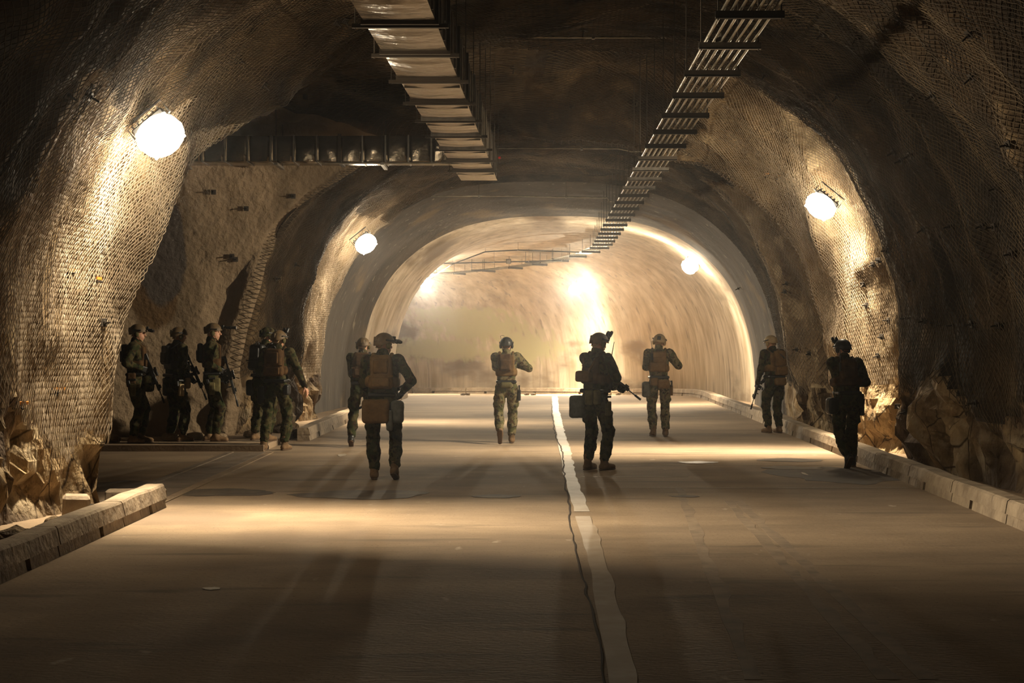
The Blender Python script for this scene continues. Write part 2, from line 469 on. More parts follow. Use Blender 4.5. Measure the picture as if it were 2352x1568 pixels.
taus = []
for i, K in enumerate(KEYS[:-1]):
    taus += list(np.linspace(i, i + 1, K[6], endpoint=False))
taus = np.array(taus + [len(KEYS) - 1.0])
NU = 270
us = np.concatenate([[-0.02], np.linspace(0, 1, NU), [1.02]])
PG, NG, TG, UG, LOW = grid_surface(taus, us)
npt, npu = PG.shape[:2]

def sheet(name, i0, i1, j0, j1, mats, zone=None, kind='structure', label=None):
    sub = PG[i0:i1 + 1, j0:j1 + 1]
    a, b = sub.shape[:2]
    idx = np.arange(a * b).reshape(a, b)
    q = np.stack([idx[:-1, :-1], idx[:-1, 1:], idx[1:, 1:], idx[1:, :-1]], -1).reshape(-1, 4)
    me = mesh_from(name, sub.reshape(-1, 3), q, True)
    o = link(name, me, None, mats)
    if zone is not None:
        zz = zone[i0:i1, j0:j1].reshape(-1).astype(np.int32)
        me.polygons.foreach_set('material_index', zz)
        me.polygons.foreach_set('use_smooth', zz != 0)
    o['kind'] = kind
    if label: o['label'] = label
    return o
def lit_rib(T, U):
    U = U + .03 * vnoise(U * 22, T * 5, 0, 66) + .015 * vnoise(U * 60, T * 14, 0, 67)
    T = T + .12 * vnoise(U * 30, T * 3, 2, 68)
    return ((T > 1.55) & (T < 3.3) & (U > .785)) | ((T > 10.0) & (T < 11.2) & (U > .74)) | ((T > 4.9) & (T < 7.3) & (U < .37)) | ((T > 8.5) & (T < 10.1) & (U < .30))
def lip_shade(T, U):
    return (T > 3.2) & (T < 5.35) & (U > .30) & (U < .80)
M['lit_rock'] = mat('lit_rock', (0.26, 0.18, 0.095), 0.92, noise=(1.4, 8), color2=(0.08, 0.05, 0.024), bump=(6, 0.9, 0.06))  # lamplight painted into the ribs: paler copy of the dark rock
layered(M['lit_rock'], 1.9, (0.40, 0.31, 0.19), 0.54, 0.66)
M['shade_rock'] = mat('shaded_rock', (0.030, 0.022, 0.014), 0.95, noise=(1.0, 8), color2=(0.012, 0.009, 0.006), bump=(6, 0.9, 0.06))  # lip shade painted into the ceiling recess: near-black copy of the rock
M['net_lit'] = mat('lit_netting', (0.34, 0.27, 0.19), 0.55, 0.15, noise=(1.4, 5), color2=(0.17, 0.125, 0.08))  # same painted lamplight for the wires over the ribs
M['net_shade'] = mat('shaded_netting', (0.05, 0.038, 0.025), 0.7, 0.1, noise=(1.4, 5), color2=(0.015, 0.011, 0.008))  # wires darkened with the same painted shade in the recess
# zones: 0 rock, 1 shotcrete, 2 lining with painted shade, 3 lining
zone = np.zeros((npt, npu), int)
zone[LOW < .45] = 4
zone[(LOW < .45) & lit_rib(TG, UG)] = 5
zone[(LOW < .45) & lip_shade(TG, UG)] = 6
zone[(TG > 5.9) & (TG < 7.0) & (UG > 0.6)] = 1
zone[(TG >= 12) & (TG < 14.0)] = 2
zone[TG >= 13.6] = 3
iL = int(np.searchsorted(taus, 12.0)); jr = 95; jl = npu - 95
MS = ['rock', 'shotcrete', 'shaded_lining', 'lining', 'dark_rock', 'lit_rock', 'shade_rock']
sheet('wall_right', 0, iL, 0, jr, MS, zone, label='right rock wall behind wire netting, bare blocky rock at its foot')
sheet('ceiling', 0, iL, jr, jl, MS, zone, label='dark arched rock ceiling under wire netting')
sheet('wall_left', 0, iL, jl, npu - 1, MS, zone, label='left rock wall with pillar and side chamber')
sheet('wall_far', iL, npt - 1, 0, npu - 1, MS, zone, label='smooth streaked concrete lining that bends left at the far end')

bvh = BVHTree.FromPolygons([Vector(v) for v in PG[:iL + 1:2, ::2].reshape(-1, 3)],
    (lambda a, b: [(i * b + j, i * b + j + 1, (i + 1) * b + j + 1, (i + 1) * b + j) for i in range(a - 1) for j in range(b - 1)])(*PG[:iL + 1:2, ::2].shape[:2]))
bvh_far = BVHTree.FromPolygons([Vector(v) for v in PG[iL::2, ::2].reshape(-1, 3)],
    (lambda a, b: [(i * b + j, i * b + j + 1, (i + 1) * b + j + 1, (i + 1) * b + j) for i in range(a - 1) for j in range(b - 1)])(*PG[iL::2, ::2].shape[:2]))
CAMPOS = Vector((0, 0, EYE))
def hit(px, py, tree=None):
    d = (P(px, py, 10) - CAMPOS).normalized()
    best = None
    for tr in ([tree] if tree else [bvh, bvh_far]):
        h = tr.ray_cast(CAMPOS, d)
        if h[0] is not None and (best is None or h[3] < best[3]): best = h
    if best is None: return None, None
    n = best[1]
    if n.dot(d) > 0: n = -n
    return best[0], n
def up_to_roof(p):
    best = 9e9; z = 6.5
    for tr in (bvh, bvh_far):
        h = tr.ray_cast(Vector(p), Vector((0, 0, 1)))
        if h[0] is not None and h[3] < best: best = h[3]; z = h[0].z
    return z

# closing wall behind the camera and at the hidden end, so that no daylight leaks in
def plug(name, i, label):
    ring = PG[i]
    me = mesh_from(name, np.concatenate([ring, ring.mean(0, keepdims=True)]), np.array([(k, k + 1, len(ring)) for k in range(len(ring) - 1)]))
    o = link(name, me, None, ['rock' if i == 0 else 'lining']); o['kind'] = 'structure'; o['label'] = label
plug('wall_behind', 0, 'rock face behind the camera')
plug('wall_end', npt - 1, 'hidden end of the bend')

# ------------------------------------------------------------------ floor
ys = np.concatenate([np.arange(-14, 44, 1.0), np.arange(44, 66.1, 0.5)])
xs = np.array([-15, -12, -9, -6.0, -4.2, -2, 0, 2, 4, 6, 8, 10.0])
YY, XX = np.meshgrid(ys, xs, indexing='ij')
fl = np.stack([XX, YY, zf(YY)], -1)
a, b = fl.shape[:2]; idx = np.arange(a * b).reshape(a, b)
fo = link('floor', mesh_from('floor', fl.reshape(-1, 3), np.stack([idx[:-1, :-1], idx[:-1, 1:], idx[1:, 1:], idx[1:, :-1]], -1).reshape(-1, 4)), None, ['floor'])
tag(fo, 'wide brown concrete roadway, stained and dusty', kind='structure')

def ground_poly(name, pts, z, m, thick=0.004):
    n = len(pts)
    vs = [(p[0], p[1], z + float(zf(p[1]))) for p in pts] + [(p[0], p[1], z + thick + float(zf(p[1]))) for p in pts]
    fs = [tuple(range(n - 1, -1, -1)), tuple(range(n, 2 * n))] + [(i, (i + 1) % n, n + (i + 1) % n, n + i) for i in range(n)]
    return link(name, mesh_from(name, vs, fs), None, [m])

# raised slab in the side chamber
mb = MB(); mb.box((-12.5, 22.9, -.2), (-4.0, 26.2, .10))
sl = mb.build('chamber_slab', 'floor'); tag(sl, 'low raised slab in the side chamber that the waiting group stands on', kind='structure')

# painted centre line (worn, with ragged right edge), crack beside it
def strip(name, ctr, hw, m, z, thick, jitter=0.0, seed=1):
    L = []; R = []
    for i, (x, y) in enumerate(ctr):
        j = jitter * float(vnoise(y * 2.1, seed, 0, seed)); j2 = jitter * float(vnoise(y * 2.9, seed + 4, 0, seed))
        h = hw if not callable(hw) else hw(y)
        L.append((x - h + j * .4, y)); R.append((x + h + j2, y))
    n = len(ctr); vs = []; fs = []
    for k, zz in enumerate((z, z + thick)):
        vs += [(p[0], p[1], zz + float(zf(p[1]))) for p in L] + [(p[0], p[1], zz + float(zf(p[1]))) for p in R]
    o2 = 2 * n
    for i in range(n - 1):
        fs += [(o2 + i, o2 + n + i, o2 + n + i + 1, o2 + i + 1), (i, o2 + i, o2 + i + 1, i + 1), (n + i, n + i + 1, o2 + n + i + 1, o2 + n + i)]
    return link(name, mesh_from(name, vs, fs), None, [m])
cl_px = [(1432, 1568), (1420, 1500), (1398, 1400), (1372, 1290), (1352, 1220), (1338, 1180), (1318, 1120), (1308, 1090), (1303, 1060), (1298, 1035), (1290, 1005), (1284, 975), (1277, 945), (1275, 920), (1274, 907)]
cp = [G(*c) for c in cl_px]
yy = np.concatenate([np.arange(5.0, 13.2, .12), np.arange(13.2, 46, .2)])
cyv = np.array([p.y for p in cp]); cxv = np.array([p.x for p in cp])
def cx_at(y): return float(np.interp(y, cyv, cxv))
M['faint'] = mat('faded_paint', (0.34, 0.27, 0.195), 0.6, noise=(3.5, 8), color2=(0.28, 0.21, 0.145), ramp=(0.45, 0.68))
for nm_, y0_, y1_, mm_ in (('trim_1', 14.6, 47, 'paint'), ('trim_9', 5.0, 14.55, 'faint')):
    o = strip(nm_, [(cx_at(y), y) for y in yy if y0_ <= y <= y1_], lambda y: (.078 + .012 * (y > 19)) * (1 - .12 * max(0, float(vnoise(y * 1.3, 2, 0, 77)))), mm_, 0.001, 0.003, 0.018, 3)
    tag(o, 'worn white painted centre line, far part' if nm_ == 'trim_1' else 'nearly worn-off foreground part of the centre line', kind='structure')
ck_px = [(1390, 1568), (1380, 1490), (1352, 1380), (1330, 1290), (1312, 1210), (1304, 1150), (1297, 1100), (1293, 1060), (1290, 1035), (1280, 1010), (1272, 985), (1268, 950), (1267, 915)]
cp2 = [G(*c) for c in ck_px]
c2y = np.array([p.y for p in cp2]); c2x = np.array([p.x for p in cp2])
yy2 = np.arange(5.0, 40, .15)
o = strip('trim_2', [(float(np.interp(y, c2y, c2x)) + .015 * float(vnoise(y * 3, 7, 0, 2)), y) for y in yy2], lambda y: .006 + .003 * (y > 14), 'crack', 0.0045, 0.002, .006, 9)
tag(o, 'dark crack running beside the centre line', kind='structure')
for k, (y, x0, x1) in enumerate([(17.2, 1.0, 4.9), (18.6, .9, 2.3), (20.3, 1.1, 5.0), (22.3, 1.1, 4.4), (26.9, 1.3, 5.0)]):
    xs_ = np.linspace(x0, x1, 12)
    vs = [(x, y - .012 + .006 * math.sin(x * 9), .0006) for x in xs_] + [(x, y + .012 + .006 * math.cos(x * 7), .0006) for x in xs_]
    vs += [(v[0], v[1], .003) for v in vs]
    fs = [(24 + i, 24 + i + 1, 36 + i + 1, 36 + i) for i in range(11)] + [(i, i + 1, 24 + i + 1, 24 + i) for i in range(11)]
    o = link('trim_%d' % (k + 3), mesh_from('road_joint', vs, fs), None, ['paint'])
    tag(o, 'thin pale joint across the right lane', kind='structure')

M['tyre'] = mat('tyre_marks', (0.27, 0.195, 0.125), 0.85, noise=(4, 7), color2=(0.17, 0.122, 0.08))
for k, (a_, b_) in enumerate((((1695, 1150), (2130, 1560)), ((1672, 1150), (2040, 1560)), ((1560, 1120), (1730, 1560)))):
    A_, B_ = G(*a_), G(*b_)
    n_ = 60
    o = strip('trim_%d' % (10 + k), [(A_.x + (B_.x - A_.x) * i / n_, A_.y + (B_.y - A_.y) * i / n_) for i in range(n_, -1, -1)], .05, 'tyre', .0004, .0012, .03, 30 + k)
    tag(o, 'faint dark tyre mark in the right lane', kind='structure')

# dark patches and puddles
def blob(name, px, py, wpx, hpx, m, label, cat, group=None, seed=0, z=0.0025):
    c = G(px, py); s = F / c.y
    d0 = G(px, py - hpx / 2).y; d1 = G(px, py + hpx / 2).y
    rx, ry = wpx / 2 / s, (d0 - d1) / 2
    pts = []
    for i in range(40):
        a = 2 * math.pi * i / 40
        r = 1 + .22 * float(vnoise(math.cos(a) * 2 + seed * 5, math.sin(a) * 2, 0, seed)) + .08 * float(vnoise(math.cos(a) * 6, math.sin(a) * 6, 2, seed))
        pts.append((c.x + math.cos(a) * rx * r, c.y + math.sin(a) * ry * r))
    o = ground_poly(name, pts, z, m, .0015)
    tag(o, label, cat, group)
    return o
blob('dark_patch', 525, 1131, 215, 17, 'dark_floor', 'dark patch on the road left of the longest one', 'stain', seed=1)
blob('dark_patch', 838, 1136, 300, 20, 'dark_floor', 'largest dark patch, in front of the nearest person', 'stain', seed=2)
blob('dark_patch', 1140, 1140, 100, 8, 'dark_floor', 'small dark patch left of the centre line', 'stain', seed=3)
blob('dark_patch', 1575, 1140, 70, 4, 'dark_floor', 'thin dark streak right of the centre line', 'stain', seed=4)
blob('dark_patch', 265, 1116, 180, 24, 'dark_floor', 'dark patch beside the rock pillar and drain', 'stain', seed=5)
blob('dark_patch', 1930, 1090, 300, 36, 'dark_floor', 'dark wet area by the right kerb under the walking person', 'stain', seed=6, z=.001)
blob('puddle', 1815, 1057, 125, 9, 'water', 'shiny puddle by the right kerb, farther of the two close together', 'puddle', seed=7, z=.004)
blob('puddle', 1822, 1075, 135, 8, 'water', 'shiny puddle by the right kerb, nearer of the two close together', 'puddle', seed=8, z=.004)
blob('puddle', 1605, 1062, 90, 5, 'water', 'thin shiny puddle in the middle of the right lane', 'puddle', seed=9, z=.004)
blob('puddle', 2035, 1083, 60, 6, 'water', 'small shiny puddle right against the kerb', 'puddle', seed=10, z=.004)
for (x, y, w, l) in ((487, 1352, 42, 'pale chip of debris on the foreground road'), (786, 1045, 20, 'pale scrap on the road left of the nearest person'), (1848, 1088, 9, 'tiny white scrap near the two puddles')):
    blob('litter_scrap', x, y, w, 6, 'paint', l, 'litter', seed=int(x) % 13, z=.003)

# ------------------------------------------------------------------ kerbs
def kerb_line(name, label, t0, t1, latf, block, wid=.22, h=.24, notch=True, side=1):
    root = empty(name, (0, 0, 0)); tag(root, label, kind='structure')
    t = t0; k = 0
    while t < t1 - .2:
        e = min(t + block, t1)
        mb = MB()
        def seg(a, b, z0, z1, bev=.02):
            n = max(1, int((b - a) / .5)) if a > 43 or True else 1
            cuts = np.linspace(a, b, n + 1)
            ring = []
            for q in cuts:
                l0 = latf(q); l1 = l0 + side * wid
                wob = .008 * float(vnoise(q * 2.3, 3, 0, 5)); wz = .012 * float(vnoise(q * 1.7, 8, 0, 6)) if z1 > .12 else 0
                prof = [(l0 - side * .015, z0), (l0 + side * .01 + wob, z1 - bev + wz), (l0 + side * (bev + .01), z1 + wz), (l1 - side * bev, z1 + wz), (l1, z1 - bev), (l1, z0)]
                for (l, z) in prof:
                    x, y = path(q, l); ring.append((float(x), float(y), z + float(zf(y))))
            fs = []
            for i in range(len(cuts) - 1):
                for j in range(6):
                    j2 = (j + 1) % 6
                    fs.append((i * 6 + j, i * 6 + j2, (i + 1) * 6 + j2, (i + 1) * 6 + j))
            fs += [tuple(range(5, -1, -1)), tuple((len(cuts) - 1) * 6 + j for j in range(6))]
            mb.add(ring, fs)
        g = .012
        if notch and e - t > 1.2:
            m = t + (e - t) * .62
            seg(t + g, m - .05, -.03, .105, .001); seg(m + .05, e - g, -.03, .105, .001)
            seg(t + g, e - g, .10, h)
        else:
            seg(t + g, e - g, -.03, h)
        mb.build('kerb_block', 'kerb', root)
        t = e; k += 1
    return root
def rlat(t): return 4.3 + .0363 * min(t, 44.0)
def llat(t): return -3.82 + .008 * t
kerb_line('kerb_right', 'pale concrete kerb along the right wall, with drain slots', 6.0, 62.0, rlat, 1.95)
kerb_line('kerb_left', 'pale broken concrete kerb at the left foreground, below the rock pillar', 6.0, 15.2, llat, 1.9, side=-1, h=.25)
kerb_line('kerb_left', 'concrete kerb along the left wall beyond the side chamber', 25.4, 40.0, llat, 1.95, side=-1)
kerb_line('kerb_left', 'short far end of the left kerb at the bend', 40.0, 46.5, lambda t: -3.5 + .045 * (t - 40), 1.95, side=-1)

# drain channel across the chamber mouth
ch = empty('drain_channel', (0, 0, 0)); tag(ch, 'shallow paved drain channel across the mouth of the side chamber', kind='structure')
y = 15.25
while y < 22.7:
    e = min(y + .95, 22.7)
    MB().box((-4.42, y + .008, -.02), (-3.93, e - .008, .008), bevel=.003).build('channel_slab', 'channel', ch)
    MB().box((-3.92, y + .006, -.02), (-3.80, e - .006, .012), bevel=.004).build('edge_block', 'floor', ch)
    MB().box((-4.55, y + .006, -.02), (-4.44, e - .006, .012), bevel=.004).build('edge_block', 'channel', ch)
    y = e
gr = empty('drain_grate', (-4.28, 14.85, 0)); tag(gr, 'small black slotted drain grate beside the kerb end', 'grate')
MB().box((-.28, -.22, 0), (.28, .22, .03)).build('frame', 'grate', gr)
for k in range(7):
    MB().box((-.25 + k * .075, -.19, .03), (-.215 + k * .075, .19, .055)).build('bar', 'grate', gr)
cb = MB().box((-.13, -.16, 0), (.13, .16, .25), bevel=.03).build('concrete_block', 'kerb'); cb.location = (-4.33, 14.1, 0); cb.rotation_euler = (0, .05, .3)
tag(cb, 'loose concrete block standing between rock pillar and left kerb', 'block')
for (dx, dy, sx, l) in ((-.35, .55, .2, 'low concrete slab lying behind the loose block at the pillar'),):
    c2 = MB().box((-sx * 1.6, -.12, 0), (sx * 1.6, .12, .14), bevel=.02).build('concrete_block', 'kerb'); c2.location = (-4.15, 15.7, 0); c2.rotation_euler = (0, 0, .1)
    tag(c2, l, 'block')

# ------------------------------------------------------------------ wire netting, real wires
def netting(name, label, u0, u1, tau0=0.93, tau1=12.0, step=0.046, rad=0.0052):
    tt = []
    for i in range(int(tau0), int(math.ceil(tau1))):
        K, K2 = KEYS[i], KEYS[i + 1]
        dist = max(abs(K2[1] - K[1]), abs(K2[2] - K[2]), 0.35 * abs(K2[3] - K[3]), .8 * abs(K2[5] - K[5]) + .3)
        n = max(6, int(dist / step))
        tt += list(np.linspace(i, i + 1, n, endpoint=False))
    tt = np.array([t for t in tt if tau0 <= t <= tau1])
    m = int(17.2 * (u1 - u0) / step)
    uu = np.linspace(u0, u1, m)
    p, n, T, U, low = grid_surface(tt, uu, 1.0, 0.045, calm=True)
    z = p[..., 2]
    edge = foot_edge(p[..., 0], p[..., 1]) - .04 + .10 * vnoise(p[..., 1] * 3, p[..., 0] * 3, 0, 4)
    edge = edge - np.where((U > .5) & (T > 2) & (T < 3.2), .05, 0)
    keep = z > edge
    keep &= ~((T > 5.0) & (T < 6.965) & (U > .60) & (z < 6.3))
    keep &= ~((T > 2.98) & (T < 5.0) & (U > .80))
    p = p + .008 * np.stack([vnoise(U * 900, T * 70, k, 50) for k in range(3)], -1)
    I, J = np.meshgrid(np.arange(p.shape[0] - 1), np.arange(1, p.shape[1] - 1), indexing='ij')
    even = (I + J) % 2 == 0
    segs = []
    for dj in (1, -1):
        I2, J2 = I + 1, J + dj
        ok = even & keep[I, J] & keep[I2, J2]
        segs.append((p[I[ok], J[ok]], p[I2[ok], J2[ok]], n[I[ok], J[ok]], lit_rib(T[I[ok], J[ok]], U[I[ok], J[ok]]) + 2 * lip_shade(T[I[ok], J[ok]], U[I[ok], J[ok]])))
    A = np.concatenate([s[0] for s in segs]); B = np.concatenate([s[1] for s in segs]); N = np.concatenate([s[2] for s in segs]); Z = np.concatenate([s[3] for s in segs])
    L = np.linalg.norm(B - A, axis=1)
    ok = (L < .28) & (L > .005)
    A, B, N, Z = A[ok], B[ok], N[ok], Z[ok]
    e = (B - A) / np.linalg.norm(B - A, axis=1, keepdims=True)
    s = np.cross(e, N); s /= np.linalg.norm(s, axis=1, keepdims=True) + 1e-9
    offs = [N * rad, -N * rad * .5 + s * rad * .87, -N * rad * .5 - s * rad * .87]
    V = np.stack([A + offs[0], A + offs[1], A + offs[2], B + offs[0], B + offs[1], B + offs[2]], 1)
    base = np.arange(len(A))[:, None] * 6
    Fq = np.concatenate([base + np.array([0, 1, 4, 3]), base + np.array([1, 2, 5, 4]), base + np.array([2, 0, 3, 5])], 0)
    me = mesh_from(name, V.reshape(-1, 3), Fq)
    o = link(name, me, None, ['net', 'net_lit', 'net_shade'])
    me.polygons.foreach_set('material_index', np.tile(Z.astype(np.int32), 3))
    tag(o, label, 'netting', kind='stuff')
    print('net', name, len(A))
    return o
netting('wire_netting', 'grey wire netting draped over the right rock wall', 0.0, 0.34)
netting('wire_netting', 'dark wire netting under the rock ceiling', 0.34, 0.66)
netting('wire_netting', 'pale wire netting over the left rock pillar and wall', 0.66, 1.0)

# ------------------------------------------------------------------ floodlights
ADDED_GLOW = 105.0  # strength of the glowing glass added to each lamp
def floodlight(px, py, d, n, power, label, hood=.24):
    pos = P(px, py, d)
    n = Vector(n).normalized()
    yv = Vector((0, 1, 0)) if d < 50 else Vector((1, 0, 0))
    yv = (yv - n * yv.dot(n)).normalized(); xv = yv.cross(-n)
    q = Matrix((xv, yv, -n)).transposed().to_quaternion()
    root = empty('floodlight', pos); root.rotation_mode = 'QUATERNION'; root.rotation_quaternion = q
    tag(root, label, 'light')
    MB().box((-.20, -.14, .015), (.20, .14, .10), bevel=.02).build('housing', 'housing', root)
    mb = MB()
    for k in range(6): mb.box((-.17 + k * .065, -.11, .10), (-.155 + k * .065, .11, .135))
    mb.build('cooling_fins', 'housing', root)
    # slightly domed glass
    hy = .06 if hood else .12
    vs = []; fs = []; nn = 2
    for i in range(nn + 1):
        for j in range(nn + 1):
            x = -.18 + .36 * i / nn; y = -hy + 2 * hy * j / nn
            vs.append((x, y, .012 - .02 * (1 - (x / .18) ** 2) * (1 - (y / hy) ** 2)))
    for i in range(nn):
        for j in range(nn):
            a = i * (nn + 1) + j
            fs.append((a, a + 1, a + nn + 2, a + nn + 1))
    lm = lens_material(power / (math.pi * .36 * 2 * hy))
    o = link('lens', mesh_from('lens', vs, fs, True), root, [lm]); o['label'] = 'glowing white lens'
    if True:
        # opaque wings added to narrow the beam; glowing glass added to bring back glare
        gm = lens_material(ADDED_GLOW if hood else 60.0)
        for sgn in (-1, 1):
            if hood: MB().box((-.20, sgn * .068 - .004, -hood), (.20, sgn * .068 + .004, .015)).build('added_beam_blocker', 'housing', root)
            vs = []; fs = []
            for i in range(5):
                for j in range(14):
                    a_ = math.pi / 2 * i / 4; b_ = 2 * math.pi * j / 14
                    vs.append((.245 * math.cos(a_) * math.cos(b_), sgn * (.075 + .17 * math.sin(a_)), -.09 + .185 * math.cos(a_) * math.sin(b_)))
            for i in range(4):
                for j in range(14):
                    a = i * 14 + j; c_ = i * 14 + (j + 1) % 14; fs.append((a, c_, c_ + 14, a + 14) if sgn < 0 else (a + 14, c_ + 14, c_, a))
            o = link('added_glow_glass', mesh_from('added_glow_glass', vs, fs, True), root, [gm]); o['label'] = 'added glowing side glass that carries the lamp glare'
    MB().tube([(-.21, 0, .05), (-.23, 0, .05), (-.23, 0, .22), (.23, 0, .22), (.23, 0, .05), (.21, 0, .05)], .012, 6).build('bracket', 'housing', root)
    return root
for (nm, px, py, d, n, pw, lab) in LAMPS:
    if nm == 'R0': r = floodlight(1176, 784, 5.2, n, pw, lab); r.location = (4.75, 5.2, 4.3)
    elif nm == 'L0': r = floodlight(1176, 784, 5.2, n, pw, lab); r.location = (-3.75, -4.5, 4.2)
    else: floodlight(px, py, d, n, pw, lab, 0 if nm in ('L3', 'R3') else .24)

# ------------------------------------------------------------------ main duct
def rods(parent, pts_top, r=.006, name='hanger_rod', m='dark_steel'):
    for (x, y, z) in pts_top:
        zt = up_to_roof((x, y, z)) + .1
        MB().tube([(x, y, z), (x, y, zt)], r, 5).build(name, m, parent)
duct = empty('ventilation_duct', (-.8, 20, 0)); inv = Matrix.Translation((.8, -20, 0))
tag(duct, 'long rectangular metal ventilation duct hanging under the ceiling', 'duct')
def dx(y): return -1.43 + .0335 * (y - 12.6)
joints = [8.0, 9.45, 10.9, 12.2, 13.45, 14.85, 16.35, 17.85, 19.3, 20.75, 22.2, 23.6, 25.0, 26.8]
ZB, ZT, DW = 4.80, 5.36, .68
for i in range(len(joints) - 1):
    a, b = joints[i] + .012, joints[i + 1] - .012
    mb = MB(); vs = []; fs = []
    # stiffened sheet: each section bulges a little between two creases
    ny = 9; prof = []
    nb = 6
    for k in range(ny):
        f = k / (ny - 1); y = a + (b - a) * f
        sag = .030 * math.sin(math.pi * f) + .006 * math.sin(math.pi * f * 4) ** 2
        x0 = dx(y)
        ring = [(x0 + DW * j / nb, y, ZB - sag * (math.sin(math.pi * j / nb) * .7 + .3)) for j in range(nb + 1)]
        ring += [(x0 + DW + .006 * math.sin(math.pi * f * 3) ** 2, y, ZB + (ZT - ZB) * j / 3) for j in range(1, 4)]
        ring += [(x0, y, ZT)] + [(x0 - .006 * math.sin(math.pi * f * 3) ** 2, y, ZT - (ZT - ZB) * j / 3) for j in (1, 2)]
        vs += [(p[0] + .8, p[1] - 20, p[2]) for p in ring]
    w = len(ring)
    for k in range(ny - 1):
        for j in range(w):
            j2 = (j + 1) % w
            fs.append((k * w + j, k * w + j2, (k + 1) * w + j2, (k + 1) * w + j))
    fs += [tuple(range(w - 1, -1, -1)), tuple((ny - 1) * w + j for j in range(w))]
    o = link('duct_section', mesh_from('duct_section', vs, fs), duct, ['duct'])
    if i:
        y = joints[i]; x0 = dx(y)
        R = Matrix.Translation((.8, -20, 0))
        mb = MB()
        for (lo, hi) in (((x0 - .03, y - .018, ZB - .035), (x0 + DW + .03, y + .018, ZB + .003)), ((x0 - .03, y - .018, ZT - .003), (x0 + DW + .03, y + .018, ZT + .03)),
                         ((x0 - .03, y - .018, ZB), (x0 + .003, y + .018, ZT)), ((x0 + DW - .003, y - .018, ZB), (x0 + DW + .03, y + .018, ZT))):
            mb.box(lo, hi)
        mb.v = [R @ v for v in mb.v]
        mb.build('flange', 'steel' if i in (8, 10, 9) else 'dark_steel', duct)
    # standing seams on the side
    for k in (1, 2):
        y = a + (b - a) * k / 3; x1 = dx(y) + DW
        m2 = MB().box((x1, y - .008, ZB + .01), (x1 + .014, y + .008, ZT - .01)); m2.v = [v + Vector((.8, -20, 0)) for v in m2.v]
        m2.build('seam', 'steel', duct)
        m2 = MB().box((dx(y) + .01, y - .006, ZB - .028), (x1 - .01, y + .006, ZB - .006)); m2.v = [v + Vector((.8, -20, 0)) for v in m2.v]
        if k == 1 and i > 5: m2.build('rivet_strip', 'duct', duct)
for y in joints[3:-1:1]:
    m3 = MB().box((dx(y) - .12, y + .06, ZB - .05), (dx(y) + DW + .12, y + .10, ZB - .012)); m3.v = [v + Vector((.8, -20, 0)) for v in m3.v]
    m3.build('hanger_bar', 'dark_steel', duct)
    for x in (dx(y) - .09, dx(y) + DW + .09):
        zt = up_to_roof((x, y + .08, ZB)) + .1
        MB().tube([(x + .8, y + .08 - 20, ZB - .06), (x + .8, y + .08 - 20, zt)], .006, 5).build('hanger_rod', 'dark_steel', duct)
led = MB().tube([(-.24, 25.0, 5.0), (-.20, 25.0, 5.0)], .02, 8).build('indicator_lamp', 'red')
tag(led, 'tiny red indicator beside the end of the main duct', 'lamp')

# branch duct
br = empty('branch_duct', (-4, 24.3, 0)); tag(br, 'shiny branch duct running left from the main duct into the side chamber', 'duct')
x = -.98
k = 0
while x > -7.4:
    x2 = x - .39
    vs = []; fs = []
    nx, nz = 7, 5
    for i in range(nx):
        for j in range(nz):
            xx = x - .006 + (x2 + .012 - x) * i / (nx - 1); zz = 4.83 + .43 * j / (nz - 1)
            bul = .028 * math.sin(math.pi * i / (nx - 1)) * math.sin(math.pi * j / (nz - 1)) + .012 * float(vnoise(xx * 5, zz * 6, 0, 12))
            vs.append((xx + 4, 24.15 - 24.3 - bul, zz))
    for i in range(nx - 1):
        for j in range(nz - 1):
            a = i * nz + j; fs.append((a, a + nz, a + nz + 1, a + 1))
    n0 = len(vs)
    vs += [(x - .006 + 4, .45, 4.83), (x - .006 + 4, .45, 5.26), (x2 + .006 + 4, .45, 4.83), (x2 + .006 + 4, .45, 5.26)]
    fs += [(0, n0, n0 + 2, (nx - 1) * nz), (nz - 1, (nx - 1) * nz + nz - 1, n0 + 3, n0 + 1), (n0, n0 + 1, n0 + 3, n0 + 2)]
    fs += [tuple(list(range(nz)) + [n0 + 1, n0]), tuple([n0 + 2, n0 + 3] + [(nx - 1) * nz + j for j in range(nz - 1, -1, -1)])]
    link('duct_section', mesh_from('duct_section', vs, fs, True), br, ['duct'])
    big = k in (4, 14)
    mb = MB()
    e = .03 if big else .012
    mb.box((x2 - e + 4, -.15 - e, 4.83 - e), (x2 + e + 4, -.12, 5.26 + e))
    mb.box((x2 - e + 4, -.15, 4.83 - e), (x2 + e + 4, .45, 4.845))
    mb.build('flange', 'dark_steel' if big else 'steel', br)
    x = x2; k += 1
for x in (-2.2, -4.0, -5.6):
    zt = up_to_roof((x, 24.2, 5.3)) + .1
    for yy in (-.2, .5):
        MB().tube([(x + 4, yy, 4.78), (x + 4, yy, zt)], .007, 5).build('hanger_rod', 'dark_steel', br)
    MB().box((x + 3.97, -.22, 4.76), (x + 4.03, .52, 4.80)).build('hanger_bar', 'steel', br)
MB().tube([(-.75 + 4, -.2, 4.79), (-3.2 + 4, -.2, 4.79)], .018, 6).build('edge_rail', 'pipe', br)

